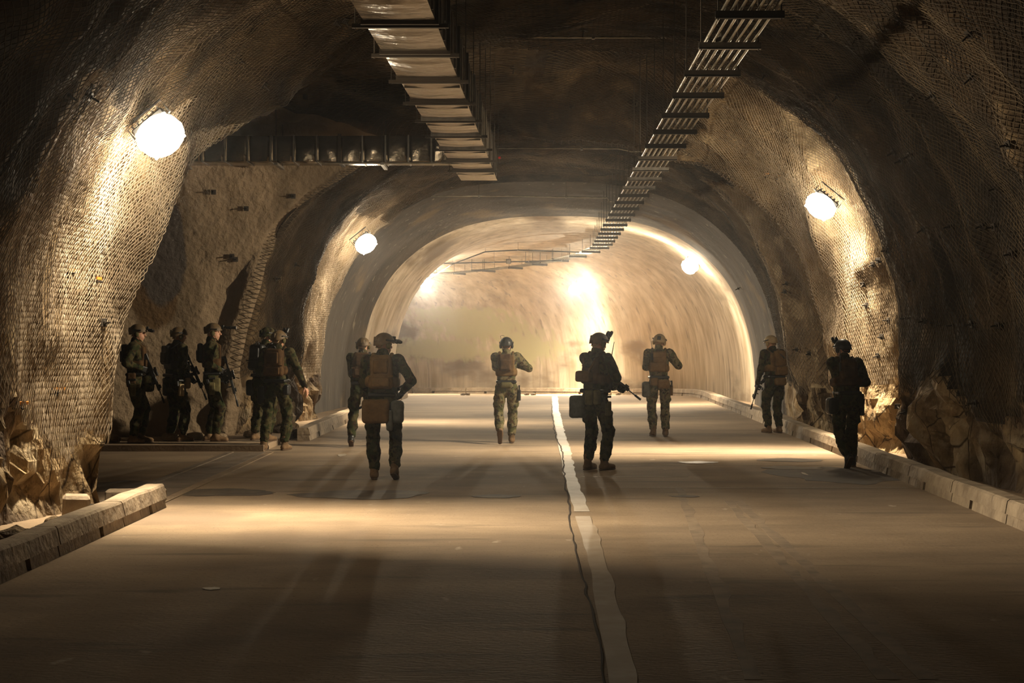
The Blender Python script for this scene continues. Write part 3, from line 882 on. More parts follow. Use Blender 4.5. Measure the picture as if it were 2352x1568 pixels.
# ------------------------------------------------------------------ cable ladder
tray = empty('cable_tray', (2.4, 20, 0)); tag(tray, 'long hanging rack of parallel conduits on crossbars, right of the duct', 'cable tray')
TZ = 4.72
def tlat(t): return 2.14 + .0200 * (min(t, 44.0) - 12.8)
def tp(t, off, z):
    x, y = path(t, tlat(t) + off)
    return Vector((float(x) - 2.4, float(y) - 20, z + float(zf(y))))
tt = [10.0, 11.4, 12.8, 14.15, 15.6, 17.0, 18.5, 19.95, 21.4, 22.85, 24.3]
while tt[-1] < 59: tt.append(tt[-1] + 1.45)
for ci in range(7):
    off = -.235 + .47 * ci / 6
    ts = np.concatenate([np.arange(8, 44, 6.0), np.arange(44, 60, 1.0)])
    MB().tube([tp(t, off, TZ + .045) for t in ts], .0175, 7).build('conduit', 'pipe', tray, True)
for k, t in enumerate(tt):
    mb = MB()
    a, b = tp(t, -.31, TZ), tp(t, .31, TZ)
    ex = (b - a).normalized(); ey = Vector((-ex.y, ex.x, 0))
    R = Matrix((ex, ey, Vector((0, 0, 1)))).transposed()
    mb.box((-.31, -.025, -.045), (.31, .025, -.03), R=R, c=(a + b) / 2)
    mb.box((-.31, -.025, -.045), (.31, -.019, .022), R=R, c=(a + b) / 2)
    mb.box((-.31, .019, -.045), (.31, .025, .022), R=R, c=(a + b) / 2)
    mb.build('crossbar', 'steel' if k in (10, 11, 12, 3) else 'dark_steel', tray)
    for s in (-.285, .285):
        p = tp(t, s, TZ - .06); w = p + Vector((2.4, 20, 0))
        zt = up_to_roof(w) + .08
        MB().tube([p, (p.x, p.y, zt)], .0075, 5).build('hanger_rod', 'dark_steel', tray)
jb = empty('junction_box', P(1655, 90, 14.2)); tag(jb, 'round cable junction fitting on the conduit rack', 'fitting')
MB().tube([(0, 0, -.05), (0, 0, .05)], .055, 14).build('body', 'pipe', jb)
MB().tube([(0, 0, -.065), (0, 0, -.05)], .03, 12).build('cap', 'steel', jb)

# ------------------------------------------------------------------ transverse conduits
def conduit(pts, r, label, m='pipe', hang=()):
    root = empty('conduit_pipe', pts[0]); tag(root, label, 'pipe')
    o = Vector(pts[0])
    MB().tube([Vector(p) - o for p in pts], r, 7).build('tube', m, root, True)
    for (x, y, z) in hang:
        zt = up_to_roof((x, y, z + .03)) + .08
        MB().tube([Vector((x, y, z - .02)) - o, Vector((x, y, zt)) - o], .005, 5).build('hanger_rod', 'dark_steel', root)
        MB().box((-.02, -.02, -.03), (.02, .02, .03), c=Vector((x, y, z)) - o).build('clamp', 'steel', root)
    return root
def Q(px, py, d): return P(px, py, d)
a = Q(1046, 85, 19.6); b = Q(1640, 86, 19.6)
conduit([a, b], .014, 'pale pipe crossing from main duct to conduit rack near the top of the picture', hang=[(a.x + .6, 19.6, a.z), (a.x + 1.9, 19.6, a.z), (b.x - .3, 19.6, b.z)])
pts = [Q(1142, 340, 27.0), Q(1420, 341, 27.0), Q(1450, 348, 27.0), Q(1515, 348, 27.0)]
conduit(pts, .014, 'thin pipe crossing behind the end of the main duct', hang=[tuple(Q(1336, 341, 27.0))])
pts = [Q(1560, 344, 26.4), Q(1770, 350, 26.2), Q(1815, 378, 25.9), Q(1862, 425, 25.4), Q(1888, 452, 25.0)]
conduit(pts, .014, 'thin pipe from conduit rack to the floodlight on the right wall', hang=[tuple(Q(1650, 346.6, 26.3))])
pts = [Q(985, 450, 34.0), Q(1170, 450, 34.0), Q(1395, 454, 34.0), Q(1400, 462, 34.0), Q(1425, 462, 34.0)]
conduit(pts, .016, 'thin pale pipe crossing in front of the concrete lining', hang=[tuple(Q(1100, 450, 34.0)), tuple(Q(1300, 452, 34.0))])
pts = [Q(985, 450, 34.0), Q(930, 480, 34.0), Q(880, 510, 33.9), Q(842, 545, 33.8)]
conduit(pts, .014, 'cable dropping to the floodlight above the narrow lit strip', 'cable')
pts = [Q(862, 92, 20.2), Q(720, 104, 19.4), Q(600, 160, 18.2), Q(480, 214, 17.0), Q(440, 232, 16.6)]
conduit([Vector(p) - Vector((0, .25, .12)) for p in pts], .018, 'straight metal pole running from main duct towards the big left floodlight')
pts = [Q(440, 232, 16.3), Q(400, 246, 16.1), Q(372, 280, 15.8)]
conduit(pts, .010, 'curved cable ending at the big left floodlight', 'cable')
pts = [Q(1480, 510, 42.0), Q(1540, 565, 43.5), Q(1568, 590, 44.0), Q(1586, 603, 44.2)]
conduit(pts, .02, 'cable from conduit rack to the floodlight on the lining shoulder', 'cable')
pts = [Q(1330, 579, 47.0), Q(1190, 574, 47.5), Q(1115, 578, 48.5), Q(1040, 606, 52.0), Q(985, 640, 56.5)]
conduit(pts, .022, 'dark cable swag on hangers under the far lining', 'cable', hang=[tuple(p) for p in (pts[1], pts[2], pts[3])])
pts = [Q(1000, 605, 50.5), Q(1135, 602, 50.5), Q(1215, 600, 50.0), Q(1290, 598, 49.5)]
conduit(pts, .022, 'thin dark pipe level under the far lining', 'cable', hang=[tuple(p) for p in pts])
for (px, py, w, d, l) in ((1288, 595, 42, 50, 'rightmost of the four dark brackets hanging under the far lining'), (1224, 602, 36, 51, 'second from right of the four dark brackets under the far lining'),
                          (1098, 621, 32, 54, 'third from right of the four dark brackets under the far lining'), (991, 627, 26, 55, 'leftmost dark bracket hanging above the smallest floodlight')):
    c = Q(px, py, d); e = empty('hanging_bracket', c); tag(e, l, 'bracket')
    hw = w / 2 * d / F
    MB().box((-hw, -.08, -.03), (hw, .08, .03)).build('channel', 'dark_steel', e)
    for s in (-hw + .02, hw - .02):
        zt = up_to_roof((c.x + s, c.y, c.z + .04)) + .05
        MB().tube([(s, 0, 0), (s, 0, zt - c.z)], .010, 5).build('hanger_rod', 'dark_steel', e)
c = Q(1168, 600, 50.2); e = empty('junction_box', c); tag(e, 'small dark junction box on the pipe under the far lining', 'fitting')
MB().box((-.09, -.06, -.08), (.09, .06, .08), bevel=.01).build('body', 'dark_steel', e); MB().box((-.07, -.075, -.06), (.07, -.06, .06)).build('lid', 'steel', e)

# ------------------------------------------------------------------ rock bolts
def rock_bolt(px, py, label=None, size=0.62, group=None, tagm=None):
    p, n = hit(px, py)
    if p is None: return
    q = n.to_track_quat('Z', 'Y')
    r = empty('rock_bolt', p + n * .05); r.rotation_mode = 'QUATERNION'; r.rotation_quaternion = q
    tag(r, label or 'dark rock bolt with square plate poking through the netting', 'bolt', group)
    s = size
    MB().box((-.07 * s, -.07 * s, 0), (.07 * s, .07 * s, .012), bevel=.004).build('plate', 'plate', r)
    MB().tube([(0, 0, -.1), (0, 0, .16 * s)], .016 * s, 6).build('rod', 'plate', r)
    MB().tube([(0, 0, .012), (0, 0, .045 * s)], .034 * s, 6).build('nut', 'plate', r)
    if tagm: MB().box((-.02, .02, .03), (.10, .05, .045)).build('marker_tag', tagm, r)
BR = [(2260, 515), (2292, 520), (2298, 428), (2150, 212), (2235, 70), (1972, 78), (1895, 70), (2048, 735), (2108, 640), (2128, 522), (2190, 518), (2098, 352), (2078, 366), (2240, 742), (2300, 745), (2200, 745),
      (2105, 215), (1760, 165), (1930, 215), (2045, 575), (2090, 730), (2130, 735), (2160, 743), (2225, 930), (2250, 925), (2085, 945), (2058, 930), (2240, 170), (2330, 580), (2010, 220), (2060, 345), (2325, 330)]
for (x, y) in BR: rock_bolt(x, y, group='rock bolts on the right wall', label='dark rock bolt and plate on the netted right wall')
for (x, y) in ((2010, 605), (2022, 598), (1985, 650), (1996, 700), (2022, 815), (2030, 772)):
    rock_bolt(x, y, group='rock bolts on the lit rib', label='rock bolt on the brightly lit netted rib of the right wall')
for (x, y) in ((1770, 395), (1800, 402)): rock_bolt(x, y, group='tagged rock bolts at the right shoulder', label='rock bolt with orange tag above the bright right floodlight', tagm='orange')
for (x, y) in ((1812, 650), (1808, 668), (1835, 802), (1862, 810), (1700, 660)): rock_bolt(x, y, group='rock bolts on the second right rib', label='rock bolt on the second, dimmer rib of the right wall')
for (x, y) in ((540, 595), (532, 588), (230, 740), (672, 605), (628, 640), (490, 440), (565, 478), (672, 450)): rock_bolt(x, y, group='rock bolts on the chamber wall', label='rock bolt on the wall behind the waiting group')
for (x, y) in ((148, 630), (205, 645), (120, 900), (30, 925)): rock_bolt(x, y, group='tagged bolts on the pillar', label='rock bolt with orange tag on the brightly lit left pillar', tagm='orange')
for (x, y) in ((770, 45), (790, 40), (540, 135), (700, 220), (815, 205), (600, 190), (145, 210), (195, 215)): rock_bolt(x, y, group='rock bolts on the left ceiling', label='rock bolt in the dark left part of the netted ceiling')
for (x, y) in ((1315, 240), (1460, 235), (1340, 60), (1180, 150), (1380, 150), (1160, 265)): rock_bolt(x, y, group='rock bolts in the ceiling', label='rock bolt in the netted ceiling between duct and conduit rack')

ORD = 'first second third fourth fifth sixth seventh eighth ninth tenth eleventh twelfth thirteenth fourteenth fifteenth sixteenth seventeenth eighteenth nineteenth twentieth'.split()
ORD += ['twenty-' + w for w in ORD[:9]] + ['thirtieth'] + ['thirty-' + w for w in ORD[:9]]
def rank_labels(group, text, key, how):
    L = sorted([o for o in COL.objects if o.get('group') == group], key=key)
    for k, o in enumerate(L): o['label'] = '%s %s %s' % (ORD[k], how, text)
zkey = lambda o: -o.location.z; xkey = lambda o: o.location.x / max(o.location.y, 1)
rank_labels('rock bolts on the right wall', 'of the dark rock bolts on the netted right wall', zkey, 'highest')
rank_labels('rock bolts on the lit rib', 'of the bolts on the brightly lit right rib', zkey, 'highest')
rank_labels('tagged rock bolts at the right shoulder', 'of the orange-tagged bolts above the bright right floodlight', xkey, 'from left')
rank_labels('rock bolts on the second right rib', 'of the bolts on the second, dimmer right rib', zkey, 'highest')
rank_labels('rock bolts on the chamber wall', 'of the bolts on the wall behind the waiting group', zkey, 'highest')
rank_labels('tagged bolts on the pillar', 'of the orange-tagged bolts on the lit left pillar', zkey, 'highest')
rank_labels('rock bolts on the left ceiling', 'of the bolts in the dark left part of the netted ceiling', xkey, 'from left')
rank_labels('rock bolts in the ceiling', 'of the ceiling bolts between duct and conduit rack', xkey, 'from left')

# loose rocks at the wall feet
def rock(name, loc, r, seed, label, m='rock', group=None):
    vs = []; fs = []; nu, nv = 10, 7
    for j in range(nv + 1):
        for i in range(nu):
            a = 2 * math.pi * i / nu; b = math.pi * j / nv
            d = Vector((math.cos(a) * math.sin(b), math.sin(a) * math.sin(b), math.cos(b)))
            k = 1 + .35 * float(vnoise(d.x * 1.7 + seed, d.y * 1.7, d.z * 1.7, seed))
            vs.append((d.x * r[0] * k, d.y * r[1] * k, max(d.z * r[2] * k, -r[2] * .5)))
    for j in range(nv):
        for i in range(nu):
            i2 = (i + 1) % nu
            fs.append((j * nu + i, (j + 1) * nu + i, (j + 1) * nu + i2, j * nu + i2))
    o = link(name, mesh_from(name, vs, fs), None, [m]); o.location = (loc[0], loc[1], loc[2] + r[2] * .5)
    tag(o, label, 'rock', group); return o
for k, (x, y, r) in enumerate(((-4.25, 12.2, (.16, .2, .12)), (-4.2, 12.8, (.12, .16, .09)), (-4.3, 13.4, (.1, .13, .08)), (-4.28, 11.6, (.16, .16, .13)))):
    rock('rock', (x, y, 0), r, k + 3, 'fallen rock wedged between the left pillar and the kerb', group='fallen rocks at the pillar foot')
for k, (x, y, r) in enumerate(((5.35, 20.3, (.16, .2, .12)), (5.32, 20.9, (.12, .2, .1)), (5.25, 18.6, (.14, .22, .11)), (5.2, 17.2, (.12, .2, .1)), (5.4, 22.4, (.15, .2, .13)))):
    rock('rock', (x, y, 0), r, k + 23, 'fallen rock lying behind the right kerb', group='fallen rocks behind the right kerb')
for k, (x, y, r) in enumerate(((-4.15, 26.2, (.28, .3, .14)), (-4.25, 27.2, (.2, .3, .16)))):
    rock('rock', (x, y, 0), r, k + 43, 'dark rubble heap where the far left kerb begins', group='rubble at the far left kerb')
for k, (px, py) in enumerate(((1063, 903), (1075, 904), (1210, 902), (1225, 903), (1420, 902), (1400, 903))):
    g = P(px, py, 50 if px < 1300 else 51)
    rock('rubble_stone', (g.x, g.y, float(zf(g.y))), (.09, .08, .06), k + 60, 'small dark stone on the road at the foot of the far wall', group='stones at the far wall')
for k, (px, d) in enumerate(((220, 23.6), (262, 23.7), (395, 24.0), (505, 24.5), (580, 24.9), (450, 24.3))):
    x = (px - 1176) * d / F
    rock('rock', (x, d - .1, .1), (.14, .12, .09), k + 80, 'pale stone at the foot of the chamber wall behind the waiting group', 'shotcrete', 'stones at the chamber wall')

rank_labels('fallen rocks at the pillar foot', 'of the fallen rocks between left pillar and kerb', xkey, 'from left')
rank_labels('fallen rocks behind the right kerb', 'of the fallen rocks behind the right kerb', xkey, 'from left')
rank_labels('rubble at the far left kerb', 'of the dark rubble heaps where the far left kerb begins', xkey, 'from left')
rank_labels('stones at the far wall', 'of the small stones at the foot of the far wall', xkey, 'from left')
rank_labels('stones at the chamber wall', 'of the pale stones at the foot of the chamber wall', xkey, 'from left')

# ------------------------------------------------------------------ soft solids: distance fields meshed with surface nets
def _smin(a, b, k):
    h = np.clip(0.5 + 0.5 * (b - a) / k, 0, 1)
    return b + (a - b) * h - k * h * (1 - h)
def _cone(p, a, b, ra, rb):
    a = np.array(a, float); b = np.array(b, float); ab = b - a
    t = np.clip(((p - a) @ ab) / (ab @ ab + 1e-9), 0, 1)
    return np.linalg.norm(p - a - t[..., None] * ab, axis=-1) - (ra + (rb - ra) * t)
def _ell(p, c, r, R):
    q = p - np.array(c, float)
    if R is not None: q = q @ np.array(R)
    r = np.array(r, float); k0 = np.linalg.norm(q / r, axis=-1); k1 = np.linalg.norm(q / (r * r), axis=-1)
    return k0 * (k0 - 1.0) / (k1 + 1e-9)
def _rbox(p, c, h, rd, R):
    q = p - np.array(c, float)
    if R is not None: q = q @ np.array(R)
    q = np.abs(q) - (np.array(h, float) - rd)
    return np.linalg.norm(np.maximum(q, 0), axis=-1) + np.minimum(q.max(-1), 0) - rd
def sdf_mesh(name, prims, vox=.013, k=.03, wrinkle=0.0, seed=0, cut=None, wf=(16, 16, 11)):
    lo = np.full(3, 1e9); hi = -lo
    for pr in prims:
        if pr[0] == 'c': pts = [np.array(pr[1], float), np.array(pr[2], float)]; r = max(pr[3], pr[4])
        else: pts = [np.array(pr[1], float)]; r = float(np.linalg.norm(pr[2])) if pr[0] == 'b' else max(pr[2])
        for q in pts: lo = np.minimum(lo, q - r); hi = np.maximum(hi, q + r)
    lo -= vox * 2 + .01; hi += vox * 2 + .01
    n = np.ceil((hi - lo) / vox).astype(int) + 1
    ax = [lo[i] + vox * np.arange(n[i]) for i in range(3)]
    g = np.stack(np.meshgrid(*ax, indexing='ij'), -1)
    D = None
    for pr in prims:
        d = _cone(g, *pr[1:5]) if pr[0] == 'c' else (_ell(g, pr[1], pr[2], pr[3]) if pr[0] == 'e' else _rbox(g, pr[1], pr[2], pr[3], pr[4]))
        D = d if D is None else _smin(D, d, k)
    if wrinkle:
        nz = vnoise(g[..., 0] * wf[0] + 5 * seed, g[..., 1] * wf[1], g[..., 2] * wf[2] + 6 * g[..., 0], seed)
        nz2 = vnoise(g[..., 0] * wf[0] * 2.1, g[..., 1] * wf[1] * 2.1 + seed, g[..., 2] * wf[2] * 2.6 + 14 * g[..., 1], seed + 3)
        D = D + wrinkle * (nz + .5 * (1 - 2 * np.abs(nz2)))
    if cut is not None: D = np.maximum(D, cut(g))
    ins = D < 0
    c = [(i, j, l) for i in (0, 1) for j in (0, 1) for l in (0, 1)]
    sh = tuple(s - 1 for s in ins.shape)
    def sub(A, o): return A[o[0]:o[0] + sh[0], o[1]:o[1] + sh[1], o[2]:o[2] + sh[2]]
    cnt = sum(sub(ins, o).astype(np.int8) for o in c)
    act = (cnt > 0) & (cnt < 8)
    ids = np.full(sh, -1); ids[act] = np.arange(act.sum())
    I = np.argwhere(act)
    S = np.zeros((len(I), 3)); N = np.zeros(len(I))
    for o in c:
        for axn in range(3):
            if o[axn] == 0:
                o2 = list(o); o2[axn] = 1
                a = D[I[:, 0] + o[0], I[:, 1] + o[1], I[:, 2] + o[2]]; b = D[I[:, 0] + o2[0], I[:, 1] + o2[1], I[:, 2] + o2[2]]
                m = (a < 0) != (b < 0)
                t = np.where(m, a / np.where(m, a - b, 1), 0)
                pt = np.repeat(np.array([o], float), len(I), 0); pt[:, axn] += t
                S += pt * m[:, None]; N += m
    V = lo + (I + S / N[:, None]) * vox
    Fs = []
    for axn in range(3):
        s0 = [slice(1, -1)] * 3; s0[axn] = slice(0, -1); s1 = list(s0); s1[axn] = slice(1, None)
        A = ins[tuple(s0)]; B = ins[tuple(s1)]
        for flip, m in ((False, A & ~B), (True, ~A & B)):
            e = np.argwhere(m)
            if not len(e): continue
            base = e.copy()
            for q in range(3):
                if q != axn: base[:, q] += 1
            u, v = [q for q in range(3) if q != axn]
            def cell(du, dv):
                b2 = base.copy(); b2[:, u] -= du; b2[:, v] -= dv
                return ids[b2[:, 0], b2[:, 1], b2[:, 2]]
            q4 = np.stack([cell(1, 1), cell(0, 1), cell(0, 0), cell(1, 0)], -1)
            if (axn == 1) != flip: q4 = q4[:, ::-1]
            Fs.append(q4)
    Fq = np.concatenate(Fs); Fq = Fq[(Fq >= 0).all(1)]
    return mesh_from(name, V, Fq, True)

def ik(a, b, l1, l2, pole):
    a = Vector(a); b = Vector(b); d = b - a; L = d.length
    if L > (l1 + l2) * .998: b = a + d.normalized() * (l1 + l2) * .998; d = b - a; L = d.length
    x = (l1 * l1 - l2 * l2 + L * L) / (2 * L); h = math.sqrt(max(l1 * l1 - x * x, 0))
    dn = d.normalized(); pl = Vector(pole); pl = pl - dn * pl.dot(dn); pl.normalize()
    return a + dn * x + pl * h, b

def rot(yaw=0, pitch=0, roll=0):
    """yaw left positive (degrees), pitch down positive, roll right positive"""
    return Matrix.Rotation(math.radians(yaw), 3, 'Z') @ Matrix.Rotation(math.radians(-pitch), 3, 'X') @ Matrix.Rotation(math.radians(roll), 3, 'Y')
def npR(R): return np.array([[R[i][j] for j in range(3)] for i in range(3)])

def hand_mesh(w, d, pn, curl, k, side):
    """five separate fingers; w wrist, d hand direction, pn palm normal (towards the grip), side +1 right hand"""
    d = Vector(d).normalized(); pn = Vector(pn); pn = (pn - d * pn.dot(d)).normalized(); s = d.cross(pn) * side
    w = Vector(w)
    R = npR(Matrix((s, d, pn)).transposed())
    pr = [('b', w + d * .05 * k, (.044 * k, .048 * k, .017 * k), .014 * k, R), ('c', w - d * .05, w + d * .01, .034 * k, .030 * k)]
    for i, (off, ln) in enumerate(((-.033, .072), (-.011, .082), (.011, .077), (.033, .060))):
        p = w + d * .092 * k + s * off * k; ang = 0
        for j, f in enumerate((.45, .32, .23)):
            ang += curl * (.7 if j == 0 else 1)
            q = p + (d * math.cos(ang) + pn * math.sin(ang)) * ln * f * k * 1.15
            pr.append(('c', p, q, (.0098 - .0008 * j) * k, (.0092 - .0008 * j) * k)); p = q
    a = w + d * .03 * k - s * .036 * k + pn * .008 * k
    b = a - s * .022 * k + d * .034 * k + pn * .020 * k; c = b + d * .026 * k + pn * .026 * k + s * .006
    pr += [('c', a, b, .0135 * k, .0115 * k), ('c', b, c, .0115 * k, .009 * k)]
    return sdf_mesh('glove', pr, .0062, .006)

def person(spec):
    S = spec; S['ht'] *= 1.015; k = S['ht'] / 1.80
    g = G(S['px'], S['py'], S.get('z', 0.0))
    root_loc = Vector((g.x, g.y, S.get('z', 0.0)))
    yaw = S.get('yaw', 0)
    seed = S.get('seed', 1)
    cm = S.get('camo', 'camo')
    hz_ = S.get('hipz', .968) * k
    hip = Vector((S.get('hipx', 0), S.get('hipy', 0), hz_))
    RT = rot(S.get('twist', 0), S.get('lean', 4), S.get('roll', 0))
    RH0 = rot(S.get('hipyaw', 0), 0, 0)
    def T(x, y, z): return hip + RT @ Vector((x * k, y * k, z * k))
    RTn = npR(RT)
    sh = {1: T(.195, -.005, .515), -1: T(-.195, -.005, .515)}
    neck = T(0, .005, .585)
    RH = rot(S.get('hyaw', 0), S.get('hpitch', 5), S.get('hroll', 0))
    hc = neck + RT @ Vector((0, .012, .05)) * k + RH @ Vector((0, .015, .085)) * k
    def Hh(x, y, z): return hc + RH @ Vector((x, y, z)) * k
    RHn = npR(RH)
    legs = {}
    for s, key in ((1, 'footR'), (-1, 'footL')):
        fx, fy, fz, fyaw, fp = S.get(key, (s * .11, 0, 0, -s * 8, 0))
        RF = rot(fyaw, fp, 0)
        ank = Vector((fx, fy, fz)) * k + RF @ Vector((0, 0, .095)) * k
        hj = hip + RH0 @ Vector((s * .095, 0, -.02)) * k
        pole = RF @ Vector((s * .12, 1, 0))
        kn, ank2 = ik(hj, ank, .45 * k, .425 * k, pole)
        legs[s] = (hj, kn, ank2, RF)
    # rifle sets the hands
    rifle = None
    hands = {}
    if 'rifle' in S:
        pos, dr, up = S['rifle']
        dv = Vector(dr).normalized(); uv = Vector(up); uv = (uv - dv * uv.dot(dv)).normalized(); xv = dv.cross(uv)
        rp = Vector(pos) * k
        rifle = (rp, Matrix((xv, dv, uv)).transposed())
        hands[1] = (rp + uv * -.05 * k + xv * .035 * k - dv * .03 * k, -xv)
        hands[-1] = (rp + dv * .26 * k - uv * .02 * k - xv * .03 * k, xv)
    if 'handR' in S: hands[1] = (Vector(S['handR']) * k, Vector(S.get('palmR', (-1, 0, 0))))
    if 'handL' in S: hands[-1] = (Vector(S['handL']) * k, Vector(S.get('palmL', (1, 0, 0))))
    arms = {}
    for s in (1, -1):
        hp, pn = hands.get(s, (Vector((s * .27, .05, .80)) * k, Vector((-s, 0, 0))))
        pole = Vector(S.get('elR' if s == 1 else 'elL', (s * .6, -.5, -.6)))
        # the wrist sits behind the grip
        e0, _ = ik(sh[s], hp, .30 * k, .34 * k, pole)
        dirn = (hp - e0).normalized()
        wr = hp - dirn * .075 * k
        el, wr = ik(sh[s], wr, .30 * k, .265 * k, pole)
        arms[s] = (sh[s], el, wr, (hp - wr).normalized() if (hp - wr).length > .01 else (wr - el).normalized(), pn)
    # --- body: one continuous skin
    pr = [('e', Hh(0, -.008, .018), (.076 * k, .095 * k, .098 * k), RHn), ('e', Hh(0, .028, -.055), (.058 * k, .062 * k, .064 * k), RHn),
          ('c', Hh(0, .060, -.100), Hh(0, .045, -.095), .022 * k, .03 * k),
          ('c', Hh(0, .092, .008), Hh(0, .112, -.032), .010 * k, .015 * k),
          ('c', Hh(-.020, .083, -.066), Hh(.020, .083, -.066), .010 * k, .010 * k),
          ('c', Hh(-.035, .078, .028), Hh(.035, .078, .028), .014 * k, .014 * k),
          ('e', Hh(.076, -.012, -.012), (.012 * k, .022 * k, .032 * k), RHn), ('e', Hh(-.076, -.012, -.012), (.012 * k, .022 * k, .032 * k), RHn),
          ('c', Hh(0, -.02, -.05), neck - RT @ Vector((0, 0, .04)) * k, .056 * k, .062 * k),
          ('b', T(0, 0, .36), (.145 * k, .085 * k, .19 * k), .07 * k, RTn), ('b', T(0, 0, .10), (.12 * k, .08 * k, .14 * k), .07 * k, RTn),
          ('c', T(-.17, 0, .51), T(.17, 0, .51), .05 * k, .05 * k), ('c', hip + Vector((-.06, 0, 0)), hip + Vector((.06, 0, 0)), .09 * k, .09 * k)]
    for s in (1, -1):
        a, e, w, dh, pn = arms[s]; hj, kn, an, RF = legs[s]
        pr += [('c', a, e, .048 * k, .038 * k), ('c', e, w, .038 * k, .026 * k), ('c', hj, kn, .075 * k, .052 * k), ('c', kn, an, .052 * k, .036 * k),
               ('c', an, an + RF @ Vector((0, .12, -.05)) * k, .03 * k, .022 * k)]
    me = sdf_mesh('person', pr, .0125, .022)
    body = link('person', me, None, ['skin'])
    body.location = root_loc; body.rotation_euler = (0, 0, math.radians(yaw))
    tag(body, S['label'], 'person')
    def part(name, prims, m, vox=.013, kk=.03, wr=0.0, sd=0, cut=None, parent=body, label=None, wf=(16, 16, 11)):
        o = link(name, sdf_mesh(name, prims, vox, kk, wr, seed + sd, cut, wf), parent, [m])
        if label: o['label'] = label
        return o
    for s in (-1, 1):
        part('eye', [('e', Hh(s * .031, .082, .008), (.013 * k, .010 * k, .010 * k), RHn)], 'eye', .006, .01)
    # --- jacket
    bulk = S.get('bulk', 1.0)
    pj = [('b', T(0, 0, .36), (.178 * k * bulk, .120 * k, .20 * k), .09 * k, RTn), ('b', T(0, 0, .08), (.160 * k * bulk, .118 * k, .16 * k), .09 * k, RTn),
          ('c', T(-.165 * bulk, 0, .50), T(.165 * bulk, 0, .50), .078 * k, .078 * k), ('c', T(0, -.01, .52), neck + RT @ Vector((0, -.005, .02)) * k, .085 * k, .074 * k)]
    for s in (1, -1):
        a, e, w, dh, pn = arms[s]
        pj += [('c', a, e, .080 * k, .062 * k), ('c', e, w, .062 * k, .044 * k)]
    part('jacket', pj, cm, .0125, .035, .0085, 1)
    # --- trousers
    pt = [('b', hip + Vector((0, -.012 * k, .0)), (.165 * k, .118 * k, .12 * k), .09 * k, npR(RH0))]
    for s in (1, -1):
        hj, kn, an, RF = legs[s]
        t1 = hj + (kn - hj) * .55 + Vector((s * .060, -.01, 0)) * k
        cuff = an + (kn - an) * .16
        pt += [('c', hj + Vector((0, -.02, -.02)) * k, kn, .106 * k, .080 * k), ('c', kn, kn + (an - kn) * .45, .080 * k, .082 * k), ('c', kn + (an - kn) * .45, cuff, .082 * k, .070 * k),
               ('b', t1, (.050 * k, .065 * k, .085 * k), .03 * k, None)]
    part('trousers', pt, cm, .0125, .032, .0125, 2, wf=(14, 14, 14))
    # --- boots
    for s in (1, -1):
        hj, kn, an, RF = legs[s]; Rn = npR(RF); o0 = an - RF @ Vector((0, 0, .095)) * k
        def B(x, y, z): return o0 + RF @ Vector((x, y, z)) * k
        nrm = RF @ Vector((0, 0, 1)); on = np.array(o0); nn_ = np.array(nrm)
        part('boot', [('c', B(0, .0, .10), B(0, -.01, .10) + (kn - an) * .22, .052 * k, .056 * k), ('c', B(0, -.045, .045), B(0, .02, .05), .042 * k, .05 * k),
                      ('c', B(0, .02, .055), B(0, .155, .035), .048 * k, .040 * k)], S.get('boot', 'boot'), .010, .03, .002, 5,
             cut=lambda gq, on=on, nn_=nn_: -((gq - on) @ nn_) + .018)
        so = part('sole', [('c', B(0, -.05, .014), B(0, .05, .014), .040 * k, .040 * k), ('c', B(0, .05, .014), B(0, .16, .014), .040 * k, .038 * k)], 'sole', .009, .01,
                  cut=lambda gq, on=on, nn_=nn_: np.maximum(-((gq - on) @ nn_) + .002, ((gq - on) @ nn_) - .022))
    # --- gloves
    for s in (1, -1):
        a, e, w, dh, pn = arms[s]
        gl = link('glove', hand_mesh(w, dh, pn, S.get('curl', .85) if s in hands else .35, k, s), body, [S.get('glove', 'black')])
    # --- helmet
    hm_ = S.get('helmet', 'helmet_brown')
    vs = []; fs = []; na, nr = 32, 12
    for shell in (1.0, .90):
        for j in range(nr + 1):
            for i in range(na):
                az = 2 * math.pi * i / na
                fr_ = math.cos(az)                                   # 1 = front
                rim = .004 + (.018 if fr_ > .55 else 0) * (fr_ - .55) / .45 - (.052 * max(0, -fr_) ** .7) - .012 * abs(math.sin(az)) ** 3
                if .62 > abs(fr_) and abs(math.sin(az)) > .78: rim += .020 * (abs(math.sin(az)) - .78) / .22
                el_max = math.pi / 2 - rim / .13
                pe = el_max * (1 - j / nr)
                rr = math.sin(pe); zz = math.cos(pe)
                fl_ = .006 if j == 0 else 0
                x = math.sin(az) * rr * (.117 + fl_) * shell; y = math.cos(az) * rr * (.140 + fl_) * shell - .008; z = zz * .132 * shell + .012
                p = Hh(x, y, z)
                vs.append(p)
        
    for sidx in (0, 1):
        b0 = sidx * (nr + 1) * na
        for j in range(nr):
            for i in range(na):
                i2 = (i + 1) % na
                q = (b0 + j * na + i, b0 + j * na + i2, b0 + (j + 1) * na + i2, b0 + (j + 1) * na + i)
                fs.append(q if sidx == 0 else q[::-1])
    b0 = (nr + 1) * na
    for i in range(na):
        i2 = (i + 1) % na; fs.append((i2, i, b0 + i, b0 + i2))
    hel = link('helmet', mesh_from('helmet', vs, fs, True), body, [hm_])
    def hbox(mb, c, h, bev=.006, R2=None):
        R = RH if R2 is None else RH @ R2
        mb.box((-h[0] * k, -h[1] * k, -h[2] * k), (h[0] * k, h[1] * k, h[2] * k), R=R, c=Hh(*c), bevel=bev)
    mb = MB(); hbox(mb, (.119, 0, .045), (.006, .065, .010), .003); mb.build('side_rail', 'black', hel)
    mb = MB(); hbox(mb, (-.119, 0, .045), (.006, .065, .010), .003); mb.build('side_rail', 'black', hel)
